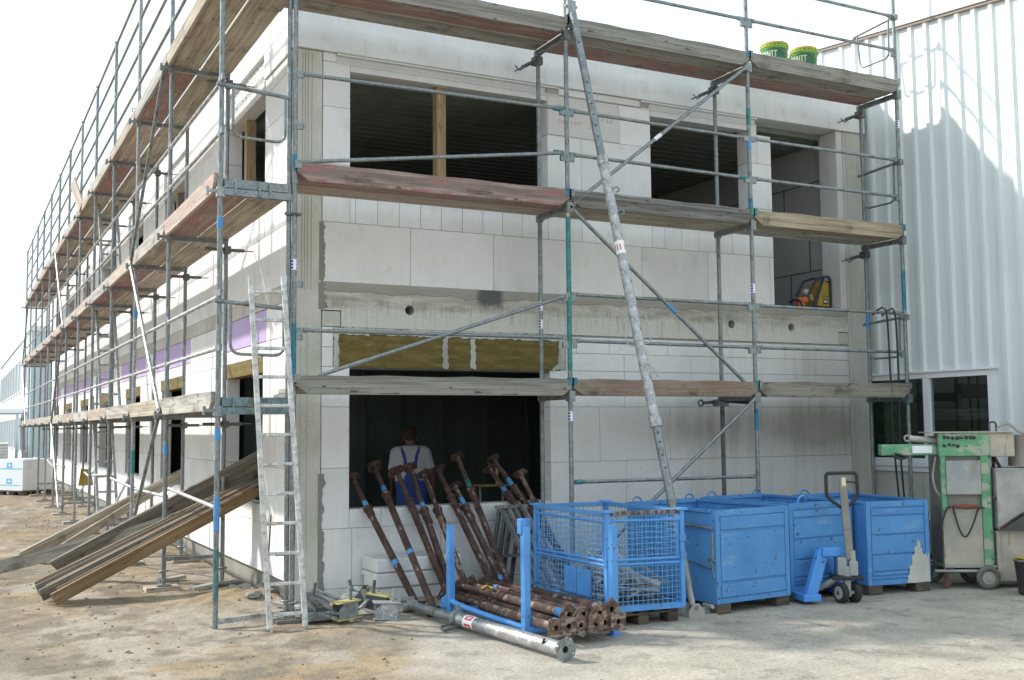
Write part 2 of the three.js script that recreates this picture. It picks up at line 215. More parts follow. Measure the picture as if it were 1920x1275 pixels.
{
  const axis = (lo, a, b, hi, f, gl, gr) => { const r = []; for (let t = a; t <= b; t += f) r.push(t); let s = f, t = b; while (t < hi) { s *= gr; t += s; r.push(Math.min(t, hi)); } s = f; t = a; while (t > lo) { s *= gl; t -= s; r.unshift(Math.max(t, lo)); } return r; };
  const xs = axis(-500, -5.6, 7.6, 500, 0.042, 1.08, 1.12), zs = axis(-700, -3.5, 6.4, 300, 0.042, 1.035, 1.15);
  const nx = xs.length, nz = zs.length, pos = new Float32Array(nx * nz * 3), col = new Float32Array(nx * nz * 3), uv = new Float32Array(nx * nz * 2), idx = [];
  for (let j = 0; j < nz; j++) for (let i = 0; i < nx; i++) {
    const x = xs[i], z = zs[j], k = j * nx + i, u = x / 40 + 0.5, v = z / 40 + 0.5, s = sandy(x, z);
    pos[3 * k] = x; pos[3 * k + 1] = groundY(x, z); pos[3 * k + 2] = z;
    const n1 = fbm(u, v, 40, 40, 5, 251), n2 = fbm(u, v, 26, 70, 4, 261), n3 = fbm(u, v, 160, 160, 3, 271), n4 = fbm(u, v, 90, 30, 4, 281);
    let conc = mix3([0.55, 0.52, 0.465], [0.52, 0.495, 0.45], sst(0.4, 0.65, n1));
    conc = mix3(conc, [0.60, 0.575, 0.53], sst(0.55, 0.75, n2) * 0.35);
    let soil = mix3([0.44, 0.365, 0.255], [0.33, 0.285, 0.22], sst(0.38, 0.62, n1));
    soil = mix3(soil, [0.54, 0.49, 0.41], sst(0.46, 0.62, n4) * 0.85);
    soil = mix3(soil, [0.47, 0.34, 0.19], sst(0.54, 0.64, n2) * 0.75);
    soil = mix3(soil, [0.24, 0.205, 0.16], sst(0.52, 0.66, n3) * 0.7);
    soil = [soil[0] * 0.84, soil[1] * 0.83, soil[2] * 0.82]; conc = [conc[0] * 0.95, conc[1] * 0.925, conc[2] * 0.89];
    let c = mix3(conc, soil, s);
    c = mix3(c, [0.46, 0.34, 0.2], clamp(mound(x, z) * 11) * (0.4 + 0.6 * n3));
    col.set(c, 3 * k); uv[2 * k] = x; uv[2 * k + 1] = z;
    if (i < nx - 1 && j < nz - 1) idx.push(k, k + nx, k + 1, k + 1, k + nx, k + nx + 1);
  }
  const g = new THREE.BufferGeometry(); g.setAttribute('position', new THREE.BufferAttribute(pos, 3)); g.setAttribute('color', new THREE.BufferAttribute(col, 3)); g.setAttribute('uv', new THREE.BufferAttribute(uv, 2)); g.setIndex(idx); g.computeVertexNormals();
  const m = shade(new THREE.Mesh(g, std({ vertexColors: true, map: tGround, bumpMap: bGround, bumpScale: 0.008, roughness: 1 }))); m.name = 'ground'; m.userData.kind = 'structure'; scene.add(m);
  // clods and stones
  const st = new THREE.IcosahedronGeometry(1, 0); { const p = st.attributes.position; for (let i = 0; i < p.count; i++) { const h = NT[(Math.round(p.getX(i) * 50) * 7 + Math.round(p.getY(i) * 50) * 31 + Math.round(p.getZ(i) * 50) * 101) & 65535]; p.setXYZ(i, p.getX(i) * (0.7 + h * 0.5), p.getY(i) * (0.45 + h * 0.35), p.getZ(i) * (0.7 + 0.5 * h)); } st.computeVertexNormals(); }
  const N = 7000, im = shade(new THREE.InstancedMesh(st, std({ map: tGround, roughness: 1 }), N)), M = new THREE.Matrix4(), q = new THREE.Quaternion(), c = new THREE.Color();
  let n = 0; while (n < N) {
    const x = rr(-7, 7.5), z = rr(-14, 6.5), s = sandy(x, z); if (x > -0.02 && z < 0.02) continue;
    if (rnd() > 0.12 + 0.88 * s * Math.pow(fbm(x / 40 + 0.5, z / 40 + 0.5, 60, 60, 3, 291), 2) * 3) continue;
    const r = (0.003 + 0.016 * Math.pow(rnd(), 6)) * (s > 0.4 ? 1.2 : 0.7); q.setFromEuler(new THREE.Euler(rr(-0.5, 0.5), rr(0, 6), rr(-0.5, 0.5)));
    M.compose(V(x, groundY(x, z) + r * 0.1, z), q, V(r * rr(0.8, 1.6), r, r)); im.setMatrixAt(n, M);
    const k = rr(0.75, 1.2); s > 0.4 ? c.setRGB(0.42 * k, 0.35 * k, 0.26 * k) : c.setRGB(0.4 * k, 0.37 * k, 0.33 * k); im.setColorAt(n, c); n++;
  }
  im.name = 'loose_stones'; im.userData = { kind: 'stuff', label: 'small stones and clods of earth scattered over the ground', category: 'stones' }; scene.add(im);
}

// ---------------------------------------------------------------- the unfinished building: corner at the origin, front along +x, long side along -z
const shell = thing('building_shell', 'unfinished two-storey building of white aerated concrete blocks with grey concrete beams and open window holes', 'building');
const LEN = 30.6, G = 0.0017, WT = 0.23, WS = 0.17;
const LW = [[-1.22, -3.02], [-5.93, -7.82], [-10.1, -11.95], [-14.5, -16.3], [-18.7, -20.5], [-22.9, -24.7], [-27.1, -28.9]];   // openings of the long side
{
  // front wall: mortar core, then every block
  const cz0 = -WT + 0.012, cz1 = -0.012, e = 0.003;
  const core = [[0.3, 0.6 - e, 0, 2.82], [0.6 - e, 3 + e, 0, 0.93 - e], [3 + e, 7.6, 0, 2.82], [0.6 - e, 3 + e, 2.75, 2.82], [0.3, 6.35 - e, 3.29, 4.2 - e], [0.3, 0.6 - e, 4.2 - e, 5.62], [3 + e, 4.45 - e, 4.2 - e, 5.73], [5.98 + e, 6.35 - e, 4.2 - e, 5.5]].map((c) => B(c[0], c[1], c[2], c[3], cz0, cz1));
  const wall = part(shell, 'front_wall', core, mCore, 'front wall of large white blocks in the shade');
  const bl = (x0, x1, y0, y1, m) => { const g = B(x0 + G, x1 - G, y0 + G, y1 - G, -WT + rr(0, 0.004), rr(-0.0025, 0.0025), 0.006); if (m === mDamp) { uvBox(g); g.userData.keepUV = true; const u = g.attributes.uv; for (let i = 0; i < u.count; i++) u.setXY(i, (u.getX(i) - 3) / 4.6, u.getY(i) / 2.82); } return part(wall, 'block', g, m ?? pick(aac)); };
  const row = (xs, y0, y1, m) => { for (let i = 0; i + 1 < xs.length; i++) bl(xs[i], xs[i + 1], y0, y1, typeof m === 'function' ? m(xs[i], xs[i + 1]) : m); };
  const damp = canvasTex(1024, 640, (c, w, h) => {
    c.fillStyle = '#dedcd6'; c.fillRect(0, 0, w, h); const im = c.getImageData(0, 0, w, h), D = im.data;
    for (let y = 0; y < h; y++) for (let x = 0; x < w; x++) { const X = 3 + 4.6 * x / w, Y = 2.82 * (1 - y / h), n = fbm(x / w, y / h, 9, 6, 5, 601), st = fbm(x / w, y / h, 70, 3, 3, 607), sp = vnoise(x / w * 400, y / h * 250, 400, 250, 611);
      const core = Math.exp(-(((X - 7.0) / 0.8) ** 2) - (((Y - 1.72) / 0.3) ** 2)) + 0.75 * Math.exp(-(((X - 5.3) / 1.0) ** 2) - (((Y - 1.75) / 0.26) ** 2)) + 0.4 * Math.exp(-(((X - 7.1) / 0.5) ** 2) - (((Y - 2.45) / 0.3) ** 2)) + 0.22 * sst(3.6, 7.2, X);
      const m = clamp(core * (0.45 + 1.1 * n) * (0.7 + 0.6 * st)), wash = sst(0.5, 0.72, st) * 0.12 * sst(4.2, 5.5, X), g = 226 - 60 * m + (sp - 0.5) * 14 + (n - 0.5) * 16 - 40 * wash, o = (y * w + x) * 4; D[o] = g; D[o + 1] = g - 1 - 3 * m; D[o + 2] = g - 4 - 10 * m; }
    c.putImageData(im, 0, 0);
  }), mDamp = std({ map: damp, bumpMap: bAAC, bumpScale: 0.0012, roughness: 0.95 });
  const d1 = (x) => x > 2.9 ? mDamp : pick(aac), d2 = d1, d3 = d1;
  row([0.3, 0.9, 1.9, 2.9, 3.9, 4.9, 5.9, 6.9, 7.6], 0, 0.13, d2);
  row([0.297, 0.63, 1.63, 2.63, 3.63, 4.63, 5.63, 6.63, 7.6], 0.13, 0.735, d2);
  row([0.297, 0.6], 0.735, 1.355); row([0.6, 0.949, 1.95, 2.55, 3.0], 0.735, 0.93);
  row([3.0, 4.017, 4.96, 5.95, 6.61, 7.6], 0.735, 1.355, d2);
  row([0.297, 0.6], 1.355, 1.987); row([3.0, 3.66, 4.66, 5.645, 6.62, 7.6], 1.355, 1.987, d1);
  row([0.297, 0.6], 1.987, 2.405); row([0.297, 0.42], 2.405, 2.61); row([0.297, 0.42], 2.61, 2.82);
  row([3.0, 4.015, 4.99, 5.98, 6.97, 7.6], 1.987, 2.405, d3);
  row([3.215, 4.015, 4.99, 5.98, 6.97, 7.6], 2.405, 2.61, d3);
  row([3.215, 3.355, 3.81, 4.65, 5.6, 6.5, 7.11, 7.35, 7.6], 2.61, 2.80, d3);
  row([0.297, 1.286, 2.289, 3.29, 4.3, 5.289, 6.284, 6.352], 3.29, 3.926);
  row([0.6, 0.659, 0.907, 1.158, 1.405, 1.65, 1.907, 2.16, 2.406, 2.661, 3.0], 3.926, 4.203); row([0.297, 0.6], 3.926, 4.54);
  row([3.0, 3.46, 4.455], 3.926, 4.54); row([4.455, 4.64, 4.896, 5.15, 5.41, 5.68, 5.968, 6.352], 3.926, 4.203);
  row([5.98, 6.352], 4.203, 4.55); row([5.98, 6.352], 4.55, 5.143); row([5.98, 6.125], 5.143, 5.645); row([6.125, 6.352], 5.143, 5.525);
  row([0.297, 0.6], 4.54, 5.16); row([0.297, 0.6], 5.16, 5.645); row([0.297, 0.442], 5.645, 5.742);
  row([3.0, 3.456, 4.455], 4.54, 5.165); row([3.0, 4.0, 4.455], 5.165, 5.645, (x) => x < 3.5 ? aac[2] : aac[1]); row([3.163, 3.686, 4.31], 5.66, 5.742, (x) => x < 3.4 ? aac[1] : aac[2]);
  // red scribble on the pier, upside down
  const scr = canvasTex(512, 320, (c, w, h) => {
    c.fillStyle = '#cfccc8'; c.fillRect(0, 0, w, h); for (let i = 0; i < 2600; i++) { c.fillStyle = `rgba(${rnd() < 0.5 ? '150,146,140' : '232,230,226'},0.35)`; c.fillRect(rnd() * w, rnd() * h, 2, 2); }
    c.translate(w, h); c.rotate(Math.PI); c.strokeStyle = 'rgba(176,90,86,0.6)'; c.fillStyle = c.strokeStyle; c.lineWidth = 3; c.font = 'italic 44px serif';
    c.fillText('TT x 25', 40, 190); c.fillText('24/11/05', 270, 130); c.fillText('yof', 150, 110); c.beginPath(); c.moveTo(370, 250); c.lineTo(450, 240); c.lineTo(380, 290); c.stroke();
  });
  const sm = std({ map: scr, bumpMap: bAAC, bumpScale: 0.0012, roughness: 0.95 });
  const gg = new THREE.PlaneGeometry(0.985, 0.465); gg.userData.keepUV = true; part(wall, 'red_writing', gg.translate(3.5, 5.405, 0.0065), sm, 'red handwriting, upside down, on a block');

  // long side wall
  const rows = [[0.2, 0.735], [0.735, 1.355], [1.355, 1.987], [1.987, 2.573], [2.575, 2.735], [2.735, 3.1], [3.29, 3.926], [3.926, 4.2], [4.2, 4.54], [4.54, 5.16], [5.16, 5.56], [5.56, 5.73]];
  const sideCore = [], far = [];
  const side = part(shell, 'side_wall', [B(0.012, WS - 0.012, 0.2, 0.93 - e, -LEN, -0.27), B(0.012, WS - 0.012, 2.575, 3.1, -LEN, -0.27), B(0.012, WS - 0.012, 3.29, 4.2 - e, -LEN, -0.27),
    ...[[null, LW[0][0]], ...LW.map((w, i) => [w[1], LW[i + 1]?.[0] ?? -LEN])].map(([a, b]) => [B(0.012, WS - 0.012, 0.93, 2.575, b + e * (b > -LEN), (a ?? -0.27) - e), B(0.012, WS - 0.012, 4.2, 5.73, b + e, (a ?? -0.27) - e)]).flat()], mCore, 'sunlit long side wall of white blocks behind the scaffold');
  let cnt = 0;
  rows.forEach(([y0, y1], k) => {
    const cuts = new Set([-0.27, -LEN]); const open = (k >= 1 && k <= 3) || k >= 8 ? LW : (k === 5 ? LW.map(([a, b], i) => [i ? a + 0.55 : a + 0.12, i ? b - 0.75 : b - 0.1]) : []);
    if (k <= 5) cuts.add(-0.657);
    let z = -0.657 - (k % 2 ? 0.56 : 0.98); while (z > -LEN) { cuts.add(z); z -= k === 7 ? 0.5 : 1.0; }
    for (const w of open) { cuts.add(w[0]); cuts.add(w[1]); }
    const c = [...cuts].sort((p, q) => q - p);
    for (let i = 0; i + 1 < c.length; i++) {
      const mid = (c[i] + c[i + 1]) / 2; if (open.some((w) => mid < w[0] && mid > w[1]) || c[i] - c[i + 1] < 0.02) continue;
      let yb = y0; if (k === 1) { /* sill course */ }
      const g = B(rr(-0.0025, 0.0025), WS - 0.004, yb + G, y1 - G, c[i + 1] + G, c[i] - G, 0.006);
      if (cnt < 218 && c[i] > -17) { part(side, 'block', g, pick(aac)); cnt++; } else far.push(g);
    }
    // the pieces under the window sills
    if (k === 1) for (const w of LW) { const g = B(0, WS - 0.004, y0 + G, 0.93 - G, w[1] + G, w[0] - G, 0.006); if (w[0] > -12) part(side, 'block', g, pick(aac)); else far.push(g); }
  });
  part(side, 'far_blocks', far, aac[1], 'far end of the block wall', { kind: 'stuff' });
  // concrete frame
  const pg = (x0, x1, z0, z1, y1) => B(x0, x1, -0.1, y1, z0, z1, 0.012);
  const grooves = []; for (const gx of [0.075, 0.105, 0.135, 0.175]) grooves.push(B(gx, gx + 0.006, 3.2, 5.7, -0.004, 0.0035)); for (const gx of [0.07, 0.14]) grooves.push(B(gx, gx + 0.004, 0.5, 2.8, -0.004, 0.0025));
  const cp = part(shell, 'corner_pillar', pg(-0.002, 0.293, -0.268, 0.002, 5.742), mCon, 'grey concrete corner pillar with formwork lines'); part(cp, 'formwork_line', grooves, mConD);
  part(shell, 'right_pillar', [pg(7.606, 7.955, -0.3, 0.004, 5.742)], mCon, 'concrete pillar at the right end of the front wall');
  part(shell, 'jamb_wall', [B(7.5, 7.604, 3.292, 5.74, -0.34, -0.002, 0.008)], mReveal, 'light block jamb of the tall opening');
  // storey beam of the front with three pipe holes
  const stain = canvasTex(2048, 132, (c, w, h) => {
    c.fillStyle = '#cbc8bf'; c.fillRect(0, 0, w, h);
    for (let i = 0; i < 26000; i++) { const g = Math.floor(rr(140, 232)); c.fillStyle = `rgba(${g},${g - 2},${g - 9},0.14)`; c.fillRect(rnd() * w, rnd() * h, rr(1, 5), rr(1, 4)); }
    for (let i = 0; i < 900; i++) { c.fillStyle = `rgba(112,106,84,${rr(0.02, 0.09)})`; const x = rnd() * w, y = rr(10, 70); c.beginPath(); c.ellipse(x, y, rr(8, 60), rr(3, 14), 0, 0, 7); c.fill(); }
    for (let i = 0; i < 700; i++) { const x = rnd() * w; c.fillStyle = `rgba(${rnd() < 0.6 ? '96,92,66' : '70,66,56'},${rr(0.03, 0.14)})`; const y = rr(40, 80); c.fillRect(x, y, rr(1, 4), rr(10, 60)); }
    for (let i = 0; i < 260; i++) { c.fillStyle = `rgba(205,202,194,${rr(0.05, 0.2)})`; c.fillRect(rnd() * w, rr(80, 125), rr(8, 60), rr(2, 8)); }
    // ragged mortar skim along the upper edge
    for (let x = 0; x < w; x += 4) { const hh = 16 + 22 * fbm(x / w, 0.3, 40, 4, 5, 301); c.fillStyle = 'rgba(150,146,136,0.75)'; c.fillRect(x, 0, 5, hh); c.fillStyle = 'rgba(92,88,78,0.55)'; c.fillRect(x, hh, 5, 2); }
    // wet patch left of the middle
    const wx = (2.24 - 0.3) / 7.3 * w; for (let i = 0; i < 420; i++) { c.fillStyle = 'rgba(88,86,80,0.05)'; c.beginPath(); c.ellipse(wx + rr(-34, 34), rr(0, 44) , rr(6, 22), rr(6, 16), 0, 0, 7); c.fill(); }
    for (let i = 0; i < 30; i++) { c.fillStyle = 'rgba(92,90,80,0.35)'; c.fillRect(wx + rr(-40, 44), rr(44, 56), 2, rr(6, 20)); }
  });
  const bh = 0.468; const beamG = extr([[0.505, 2.823], [7.425, 2.823], [7.425, 2.99], [7.6, 2.99], [7.6, 3.29], [0.296, 3.29], [0.296, 2.995], [0.505, 2.995]], 0.3, 0, [circ(1.543 - 0.27, 3.027, 0.052), circ(5.63, 3.03, 0.052), circ(6.606, 3.023, 0.052)]).translate(0, 0, -0.294);
  { const p = beamG.attributes.position, uv = beamG.attributes.uv; for (let i = 0; i < uv.count; i++) uv.setXY(i, (p.getX(i) - 0.3) / 7.3, (p.getY(i) - 2.822) / bh); beamG.userData.keepUV = true; }
  part(shell, 'storey_beam', beamG, std({ map: stain, bumpMap: bCon, bumpScale: 0.002, roughness: 0.95 }), 'stained concrete beam with three pipe holes');
  part(shell, 'beam_end', B(0.3, 0.497, 2.824, 2.985, -0.29, 0.0, 0.006), mCon); part(shell, 'beam_end', B(7.434, 7.6, 2.824, 2.98, -0.29, 0.002, 0.006), mCon);
  part(shell, 'side_beam', B(0.004, 0.3, 3.105, 3.288, -LEN, -0.272), mCon, 'thin concrete band of the long side');
  part(shell, 'mortar_patch', [...[[3.3, 3.92, 0.295, 0.335, 24], [3.0, 3.28, 0.29, 0.36, 12], [0.1, 1.3, 0.293, 0.335, 40]].map(([y0, y1, xa, xb, n]) => { const p = [[xa - 0.03, y0], [xa - 0.03, y1]]; for (let k = n; k >= 0; k--) p.push([xa + (xb - xa) * (-0.6 + 2.6 * fbm(k / n, y0 * 0.37, 13, 7, 4, 331)), y0 + (y1 - y0) * k / n]); return extr(p.reverse(), 0.005).translate(0, 0, 0.0015); })], mConD, 'grey mortar smeared beside the corner pillar', { kind: 'stuff' });
  // floors, ceiling, roof, inner walls (closed body, light comes in by the openings only)
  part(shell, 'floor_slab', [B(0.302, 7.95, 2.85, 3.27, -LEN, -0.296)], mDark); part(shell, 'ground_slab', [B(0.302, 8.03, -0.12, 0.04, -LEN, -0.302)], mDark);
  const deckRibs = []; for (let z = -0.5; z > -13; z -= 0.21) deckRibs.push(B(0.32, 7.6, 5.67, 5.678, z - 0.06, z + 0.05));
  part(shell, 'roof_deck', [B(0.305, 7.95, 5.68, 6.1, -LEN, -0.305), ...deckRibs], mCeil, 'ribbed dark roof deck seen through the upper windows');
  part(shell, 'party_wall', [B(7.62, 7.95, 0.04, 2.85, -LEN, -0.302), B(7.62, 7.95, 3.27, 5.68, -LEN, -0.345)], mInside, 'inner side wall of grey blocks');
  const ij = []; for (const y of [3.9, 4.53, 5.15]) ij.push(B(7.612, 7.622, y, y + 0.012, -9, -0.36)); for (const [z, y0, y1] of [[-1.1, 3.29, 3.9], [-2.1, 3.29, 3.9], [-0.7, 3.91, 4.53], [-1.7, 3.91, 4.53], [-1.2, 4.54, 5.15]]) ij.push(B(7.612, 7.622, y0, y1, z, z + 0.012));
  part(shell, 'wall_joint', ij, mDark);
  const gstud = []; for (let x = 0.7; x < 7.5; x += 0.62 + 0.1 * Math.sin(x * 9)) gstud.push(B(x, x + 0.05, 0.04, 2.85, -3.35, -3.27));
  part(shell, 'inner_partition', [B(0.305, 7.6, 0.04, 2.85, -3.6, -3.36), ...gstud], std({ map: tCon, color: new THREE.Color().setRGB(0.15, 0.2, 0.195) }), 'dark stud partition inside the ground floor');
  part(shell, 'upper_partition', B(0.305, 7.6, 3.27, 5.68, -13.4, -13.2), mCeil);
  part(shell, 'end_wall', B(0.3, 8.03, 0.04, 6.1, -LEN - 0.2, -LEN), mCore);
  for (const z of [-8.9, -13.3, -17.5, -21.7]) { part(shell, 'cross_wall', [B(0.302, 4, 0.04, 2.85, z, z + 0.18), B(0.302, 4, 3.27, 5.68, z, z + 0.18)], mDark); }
  // attic band above the windows
  part(shell, 'front_attic', [B(-0.016, 8.02, 5.748, 6.42, -0.3, 0.024, 0.01)], mFascia, 'smooth pale band under the roof edge of the front');
  part(shell, 'side_attic', [B(-0.02, 0.3, 6.05, 6.42, -LEN, -0.304, 0.01), ...[[-0.304, LW[0][0]], ...LW.map((w, i) => [w[1], LW[i + 1]?.[0] ?? -LEN])].map(([a, b]) => B(-0.02, 0.3, 5.742, 6.046, b, a, 0.01))], mFascia, 'pale band along the roof edge of the long side');
  // window heads: shutter boxes
  for (const [x0, x1, a, b] of [[0.445, 3.158, 0.6, 3.0], [4.315, 6.122, 4.455, 5.98]]) {
    part(shell, 'shutter_box', [B(x0, x1, 5.648, 5.742, -0.28, -0.03), B(x0, x1, 5.636, 5.65, -0.28, 0.012), B(a - 0.001, b + 0.001, 5.565, 5.634, -0.09, 0.004), B(a, b, 5.6, 5.634, -0.29, -0.092), B(x0, x1, 5.722, 5.742, -0.03, 0.018)], mReveal, 'grey recessed shutter box over the window hole');
  }
  // front ground-floor lintel of mineral wool with ragged mortar round it
  const wool = part(shell, 'wool_lintel', [B(0.452, 3.14, 2.4, 2.752, -0.25, -0.004)], mWool, 'brown mineral wool slab over the ground-floor opening');
  const rag = (pts, amp, n) => { const o = []; for (let i = 0; i < pts.length; i++) { const a = pts[i], b = pts[(i + 1) % pts.length]; const L = Math.hypot(b[0] - a[0], b[1] - a[1]), m = Math.max(1, Math.round(L / n)); for (let k = 0; k < m; k++) { const t = k / m; o.push([a[0] + (b[0] - a[0]) * t + rr(-amp, amp), a[1] + (b[1] - a[1]) * t + rr(-amp, amp)]); } } return o; };
  part(wool, 'mortar_edge', [extr(rag([[0.425, 2.39], [0.475, 2.395], [0.475, 2.75], [0.425, 2.76]], 0.012, 0.03), 0.02).translate(0, 0, -0.008), extr(rag([[0.43, 2.745], [3.2, 2.745], [3.2, 2.822], [0.43, 2.822]], 0.012, 0.04), 0.018).translate(0, 0, -0.008), extr(rag([[3.12, 2.46], [3.18, 2.46], [3.215, 2.75], [3.12, 2.75]], 0.014, 0.03), 0.02).translate(0, 0, -0.006), extr(rag([[3.02, 2.395], [3.17, 2.42], [3.2, 2.5], [3.06, 2.45]], 0.014, 0.03), 0.02).translate(0, 0, -0.005)], mMortar);
  for (const [x, w] of [[1.66, 0.028], [1.995, 0.028]]) part(wool, 'mortar_joint', extr(rag([[x, 2.405], [x + w * 2.2, 2.405], [x + w * 2, 2.74], [x, 2.74]], 0.012, 0.03), 0.014).translate(0, 0, -0.006), mMortar);
  part(wool, 'steel_lintel', B(0.598, 3.002, 2.385, 2.399, -0.26, -0.02), mGalD);
  // long side: wool strips, violet insulation, roller boxes with foam beads
  const bead = tex(256, 0.5, (u, v) => { const a = vnoise(u * 28, v * 28, 28, 28, 401) * 0.7 + vnoise(u * 60, v * 60, 60, 60, 403) * 0.3; return a > 0.5 ? [240, 240, 238] : [110 + a * 160, 110 + a * 160, 108 + a * 160]; });
  const mBead = std({ map: bead, bumpMap: bAAC, bumpScale: 0.01 });
  LW.forEach(([a, b], i) => {
    part(shell, 'wool_strip', [B(-0.003, 0.165, 2.4, 2.572, b - 0.06, a - 0.0)], mWool, i ? undefined : 'yellow wool strip over the first opening of the long side');
    part(shell, 'insulation_panel', [B(0.001, 0.165, 2.745, 3.095, i ? b - 0.73 : b - 0.08, i ? a + 0.53 : a + 0.1)], mXps, i ? undefined : 'violet foam panel above the first opening of the long side');
    part(shell, 'shutter_panel', [B(0.03, 0.16, 5.74, 6.046, b + 0.002, a - 0.002)], mBead, 'recessed panel of white foam beads over an upper window');
    part(shell, 'window_head', [B(-0.012, 0.168, 5.6, 5.738, b + 0.002, a - 0.002)], mReveal);
  });
  part(shell, 'plinth', [B(0.05, 0.3, -0.3, 0.196, -LEN, -0.3)], mConD, 'rough concrete footing under the long side wall');
}
// timber props standing in the upper windows
single('timber_prop', 'square timber post standing in the left upper window of the front', 'timber prop', beam(V(1.70, 4.205, -0.16), V(1.70, 5.598, -0.16), 0.115, 0.115, V(0, 0, 1), 0.006), mWoodY, 'timber posts in the upper windows');
single('timber_prop', 'square timber post in the upper side window nearest the corner', 'timber prop', beam(V(0.13, 4.205, -2.45), V(0.13, 5.598, -2.45), 0.12, 0.12, V(0, 0, 1), 0.006), mWoodY, 'timber posts in the upper windows');
single('timber_prop', 'dark timber post in the second upper side window from the corner', 'timber prop', beam(V(0.13, 4.205, -7.1), V(0.13, 5.598, -7.1), 0.12, 0.12, V(0, 0, 1), 0.006), mWoodT, 'timber posts in the upper windows');

// ---------------------------------------------------------------- metal clad hall on the right
{
  const h = thing('metal_hall', 'white industrial hall clad in vertical ribbed metal sheet', 'building', [8.06, 0, 0]);
  const HX = 8.06, top = (z) => 7.125 - 0.107 * z, z0 = -34, z1 = 16;
  const mk = (za, zb, ya, yb) => {                                  // ribbed sheet between za and zb
    const P = 0.25, prof = [[0, 0.0], [0.15, 0.0], [0.175, -0.036], [0.225, -0.036], [0.25, 0.0]], pts = [];
    for (let z = za; z < zb - 1e-6; z += P) for (const q of prof.slice(0, 4)) if (z + q[0] < zb) pts.push([z + q[0], q[1]]);
    pts.push([zb, 0]);
    const pos = []; for (let i = 0; i + 1 < pts.length; i++) { const [a, xa] = pts[i], [b, xb] = pts[i + 1]; const A = [HX + xa, ya(a), a], Bq = [HX + xb, ya(b), b], C = [HX + xb, yb(b), b], D = [HX + xa, yb(a), a]; pos.push(...A, ...C, ...Bq, ...A, ...D, ...C); }
    const g = new THREE.BufferGeometry(); g.setAttribute('position', new THREE.Float32BufferAttribute(pos, 3)); g.computeVertexNormals(); return g;
  };
  const WA = -0.6, WB = 1.87, WY0 = 1.27, WY1 = 2.36;
  part(h, 'wall_cladding', [mk(z0, -0.6, () => 1.2, top), mk(-0.6, 1.9, () => 2.405, top), mk(1.9, z1, () => 1.2, top)], mSheet, 'white ribbed metal sheets of the hall wall');
  part(h, 'roof_fascia', [extr([[z0, top(z0)], [z1, top(z1)], [z1, top(z1) + 0.36], [z0, top(z0) + 0.36]], 0.12).rotateY(-Math.PI / 2).translate(HX + 0.045, 0, 0), extr([[z0, top(z0) - 0.03], [z1, top(z1) - 0.03], [z1, top(z1) + 0.36 - 0.36 - 0.002], [z0, top(z0) - 0.002]], 0.09).rotateY(-Math.PI / 2).translate(HX + 0.045, 0, 0)].slice(0, 1), mWhite, 'white roof edge of the hall'); part(h, 'fascia_trim', extr([[z0, top(z0) - 0.04], [z1, top(z1) - 0.04], [z1, top(z1) - 0.002], [z0, top(z0) - 0.002]], 0.1).rotateY(-Math.PI / 2).translate(HX + 0.045, 0, 0), std({ color: new THREE.Color().setRGB(0.3, 0.24, 0.2) }), 'brown trim strip under the roof edge');
  part(h, 'plinth_wall', [B(HX, HX + 0.25, -0.3, 1.13, z0, z1), B(HX, HX + 0.25, 1.13, 1.2, z0, -0.6), B(HX, HX + 0.25, 1.13, 1.2, 1.9, z1)], tint(mCon, 1.15, 1.15, 1.17), 'grey rendered plinth of the hall');
  part(h, 'roof', [extr([[z0, top(z0) - 0.1], [z1, top(z1) - 0.1], [z1, top(z1)], [z0, top(z0)]], 20).rotateY(-Math.PI / 2).translate(HX + 20.06, 0, 0)], mSheet);
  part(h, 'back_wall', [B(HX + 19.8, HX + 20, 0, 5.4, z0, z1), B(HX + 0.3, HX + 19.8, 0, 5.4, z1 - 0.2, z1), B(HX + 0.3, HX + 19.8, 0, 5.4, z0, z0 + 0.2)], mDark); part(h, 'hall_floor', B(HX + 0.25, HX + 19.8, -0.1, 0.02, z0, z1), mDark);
  part(h, 'sill', [B(HX - 0.05, HX + 0.2, 1.2, 1.266, WA, WB + 0.03, 0.008), B(HX - 0.03, HX + 0.1, 1.135, 1.196, WA, WB + 0.03, 0.006)], mWhite, 'white double sill under the hall window');
  const w = part(h, 'window_frame', [B(HX - 0.02, HX + 0.06, WY1 - 0.02, WY1 + 0.045, WA, WB + 0.06), B(HX - 0.02, HX + 0.06, 1.268, WY1 - 0.022, 0.83, 0.93), B(HX - 0.02, HX + 0.06, 1.268, WY1 - 0.022, WB - 0.05, WB + 0.06), B(HX - 0.02, HX + 0.06, 1.268, WY1 - 0.022, WA, WA + 0.08), B(HX, HX + 0.05, 1.268, 1.31, WA + 0.08, WB - 0.05)], mWhite, 'white frame of the hall window');
  for (const [a, b] of [[WA + 0.08, 0.83], [0.93, WB - 0.05]]) part(w, 'pane', B(HX + 0.02, HX + 0.026, 1.312, WY1 - 0.022, a, b), mGlass);
  part(h, 'drip_rail', B(HX - 0.055, HX + 0.02, 2.41, 2.432, WA, WB + 0.1), mWhite);
  const sc = []; for (let z = -0.45; z < 5; z += 0.25) for (const y of [2.62, 3.9, 5.15, 6.35]) if (NT[(Math.round(z * 97) * 31 + Math.round(y * 13) * 57) & 65535] > 0.4) sc.push(new THREE.CylinderGeometry(0.011, 0.011, 0.01, 8).rotateZ(Math.PI / 2).translate(HX - 0.004, y + 0.1 * Math.sin(z * 5), z + 0.075));
  part(h, 'screw_heads', sc, mGalD, 'small screw heads in the metal sheets', { kind: 'stuff' });
  part(h, 'inner_door', B(HX + 0.7, HX + 0.75, 0.02, 2.2, -1.6, -0.1), tint(mGreenP, 0.5, 0.6, 0.5), 'green door seen dimly through the window');
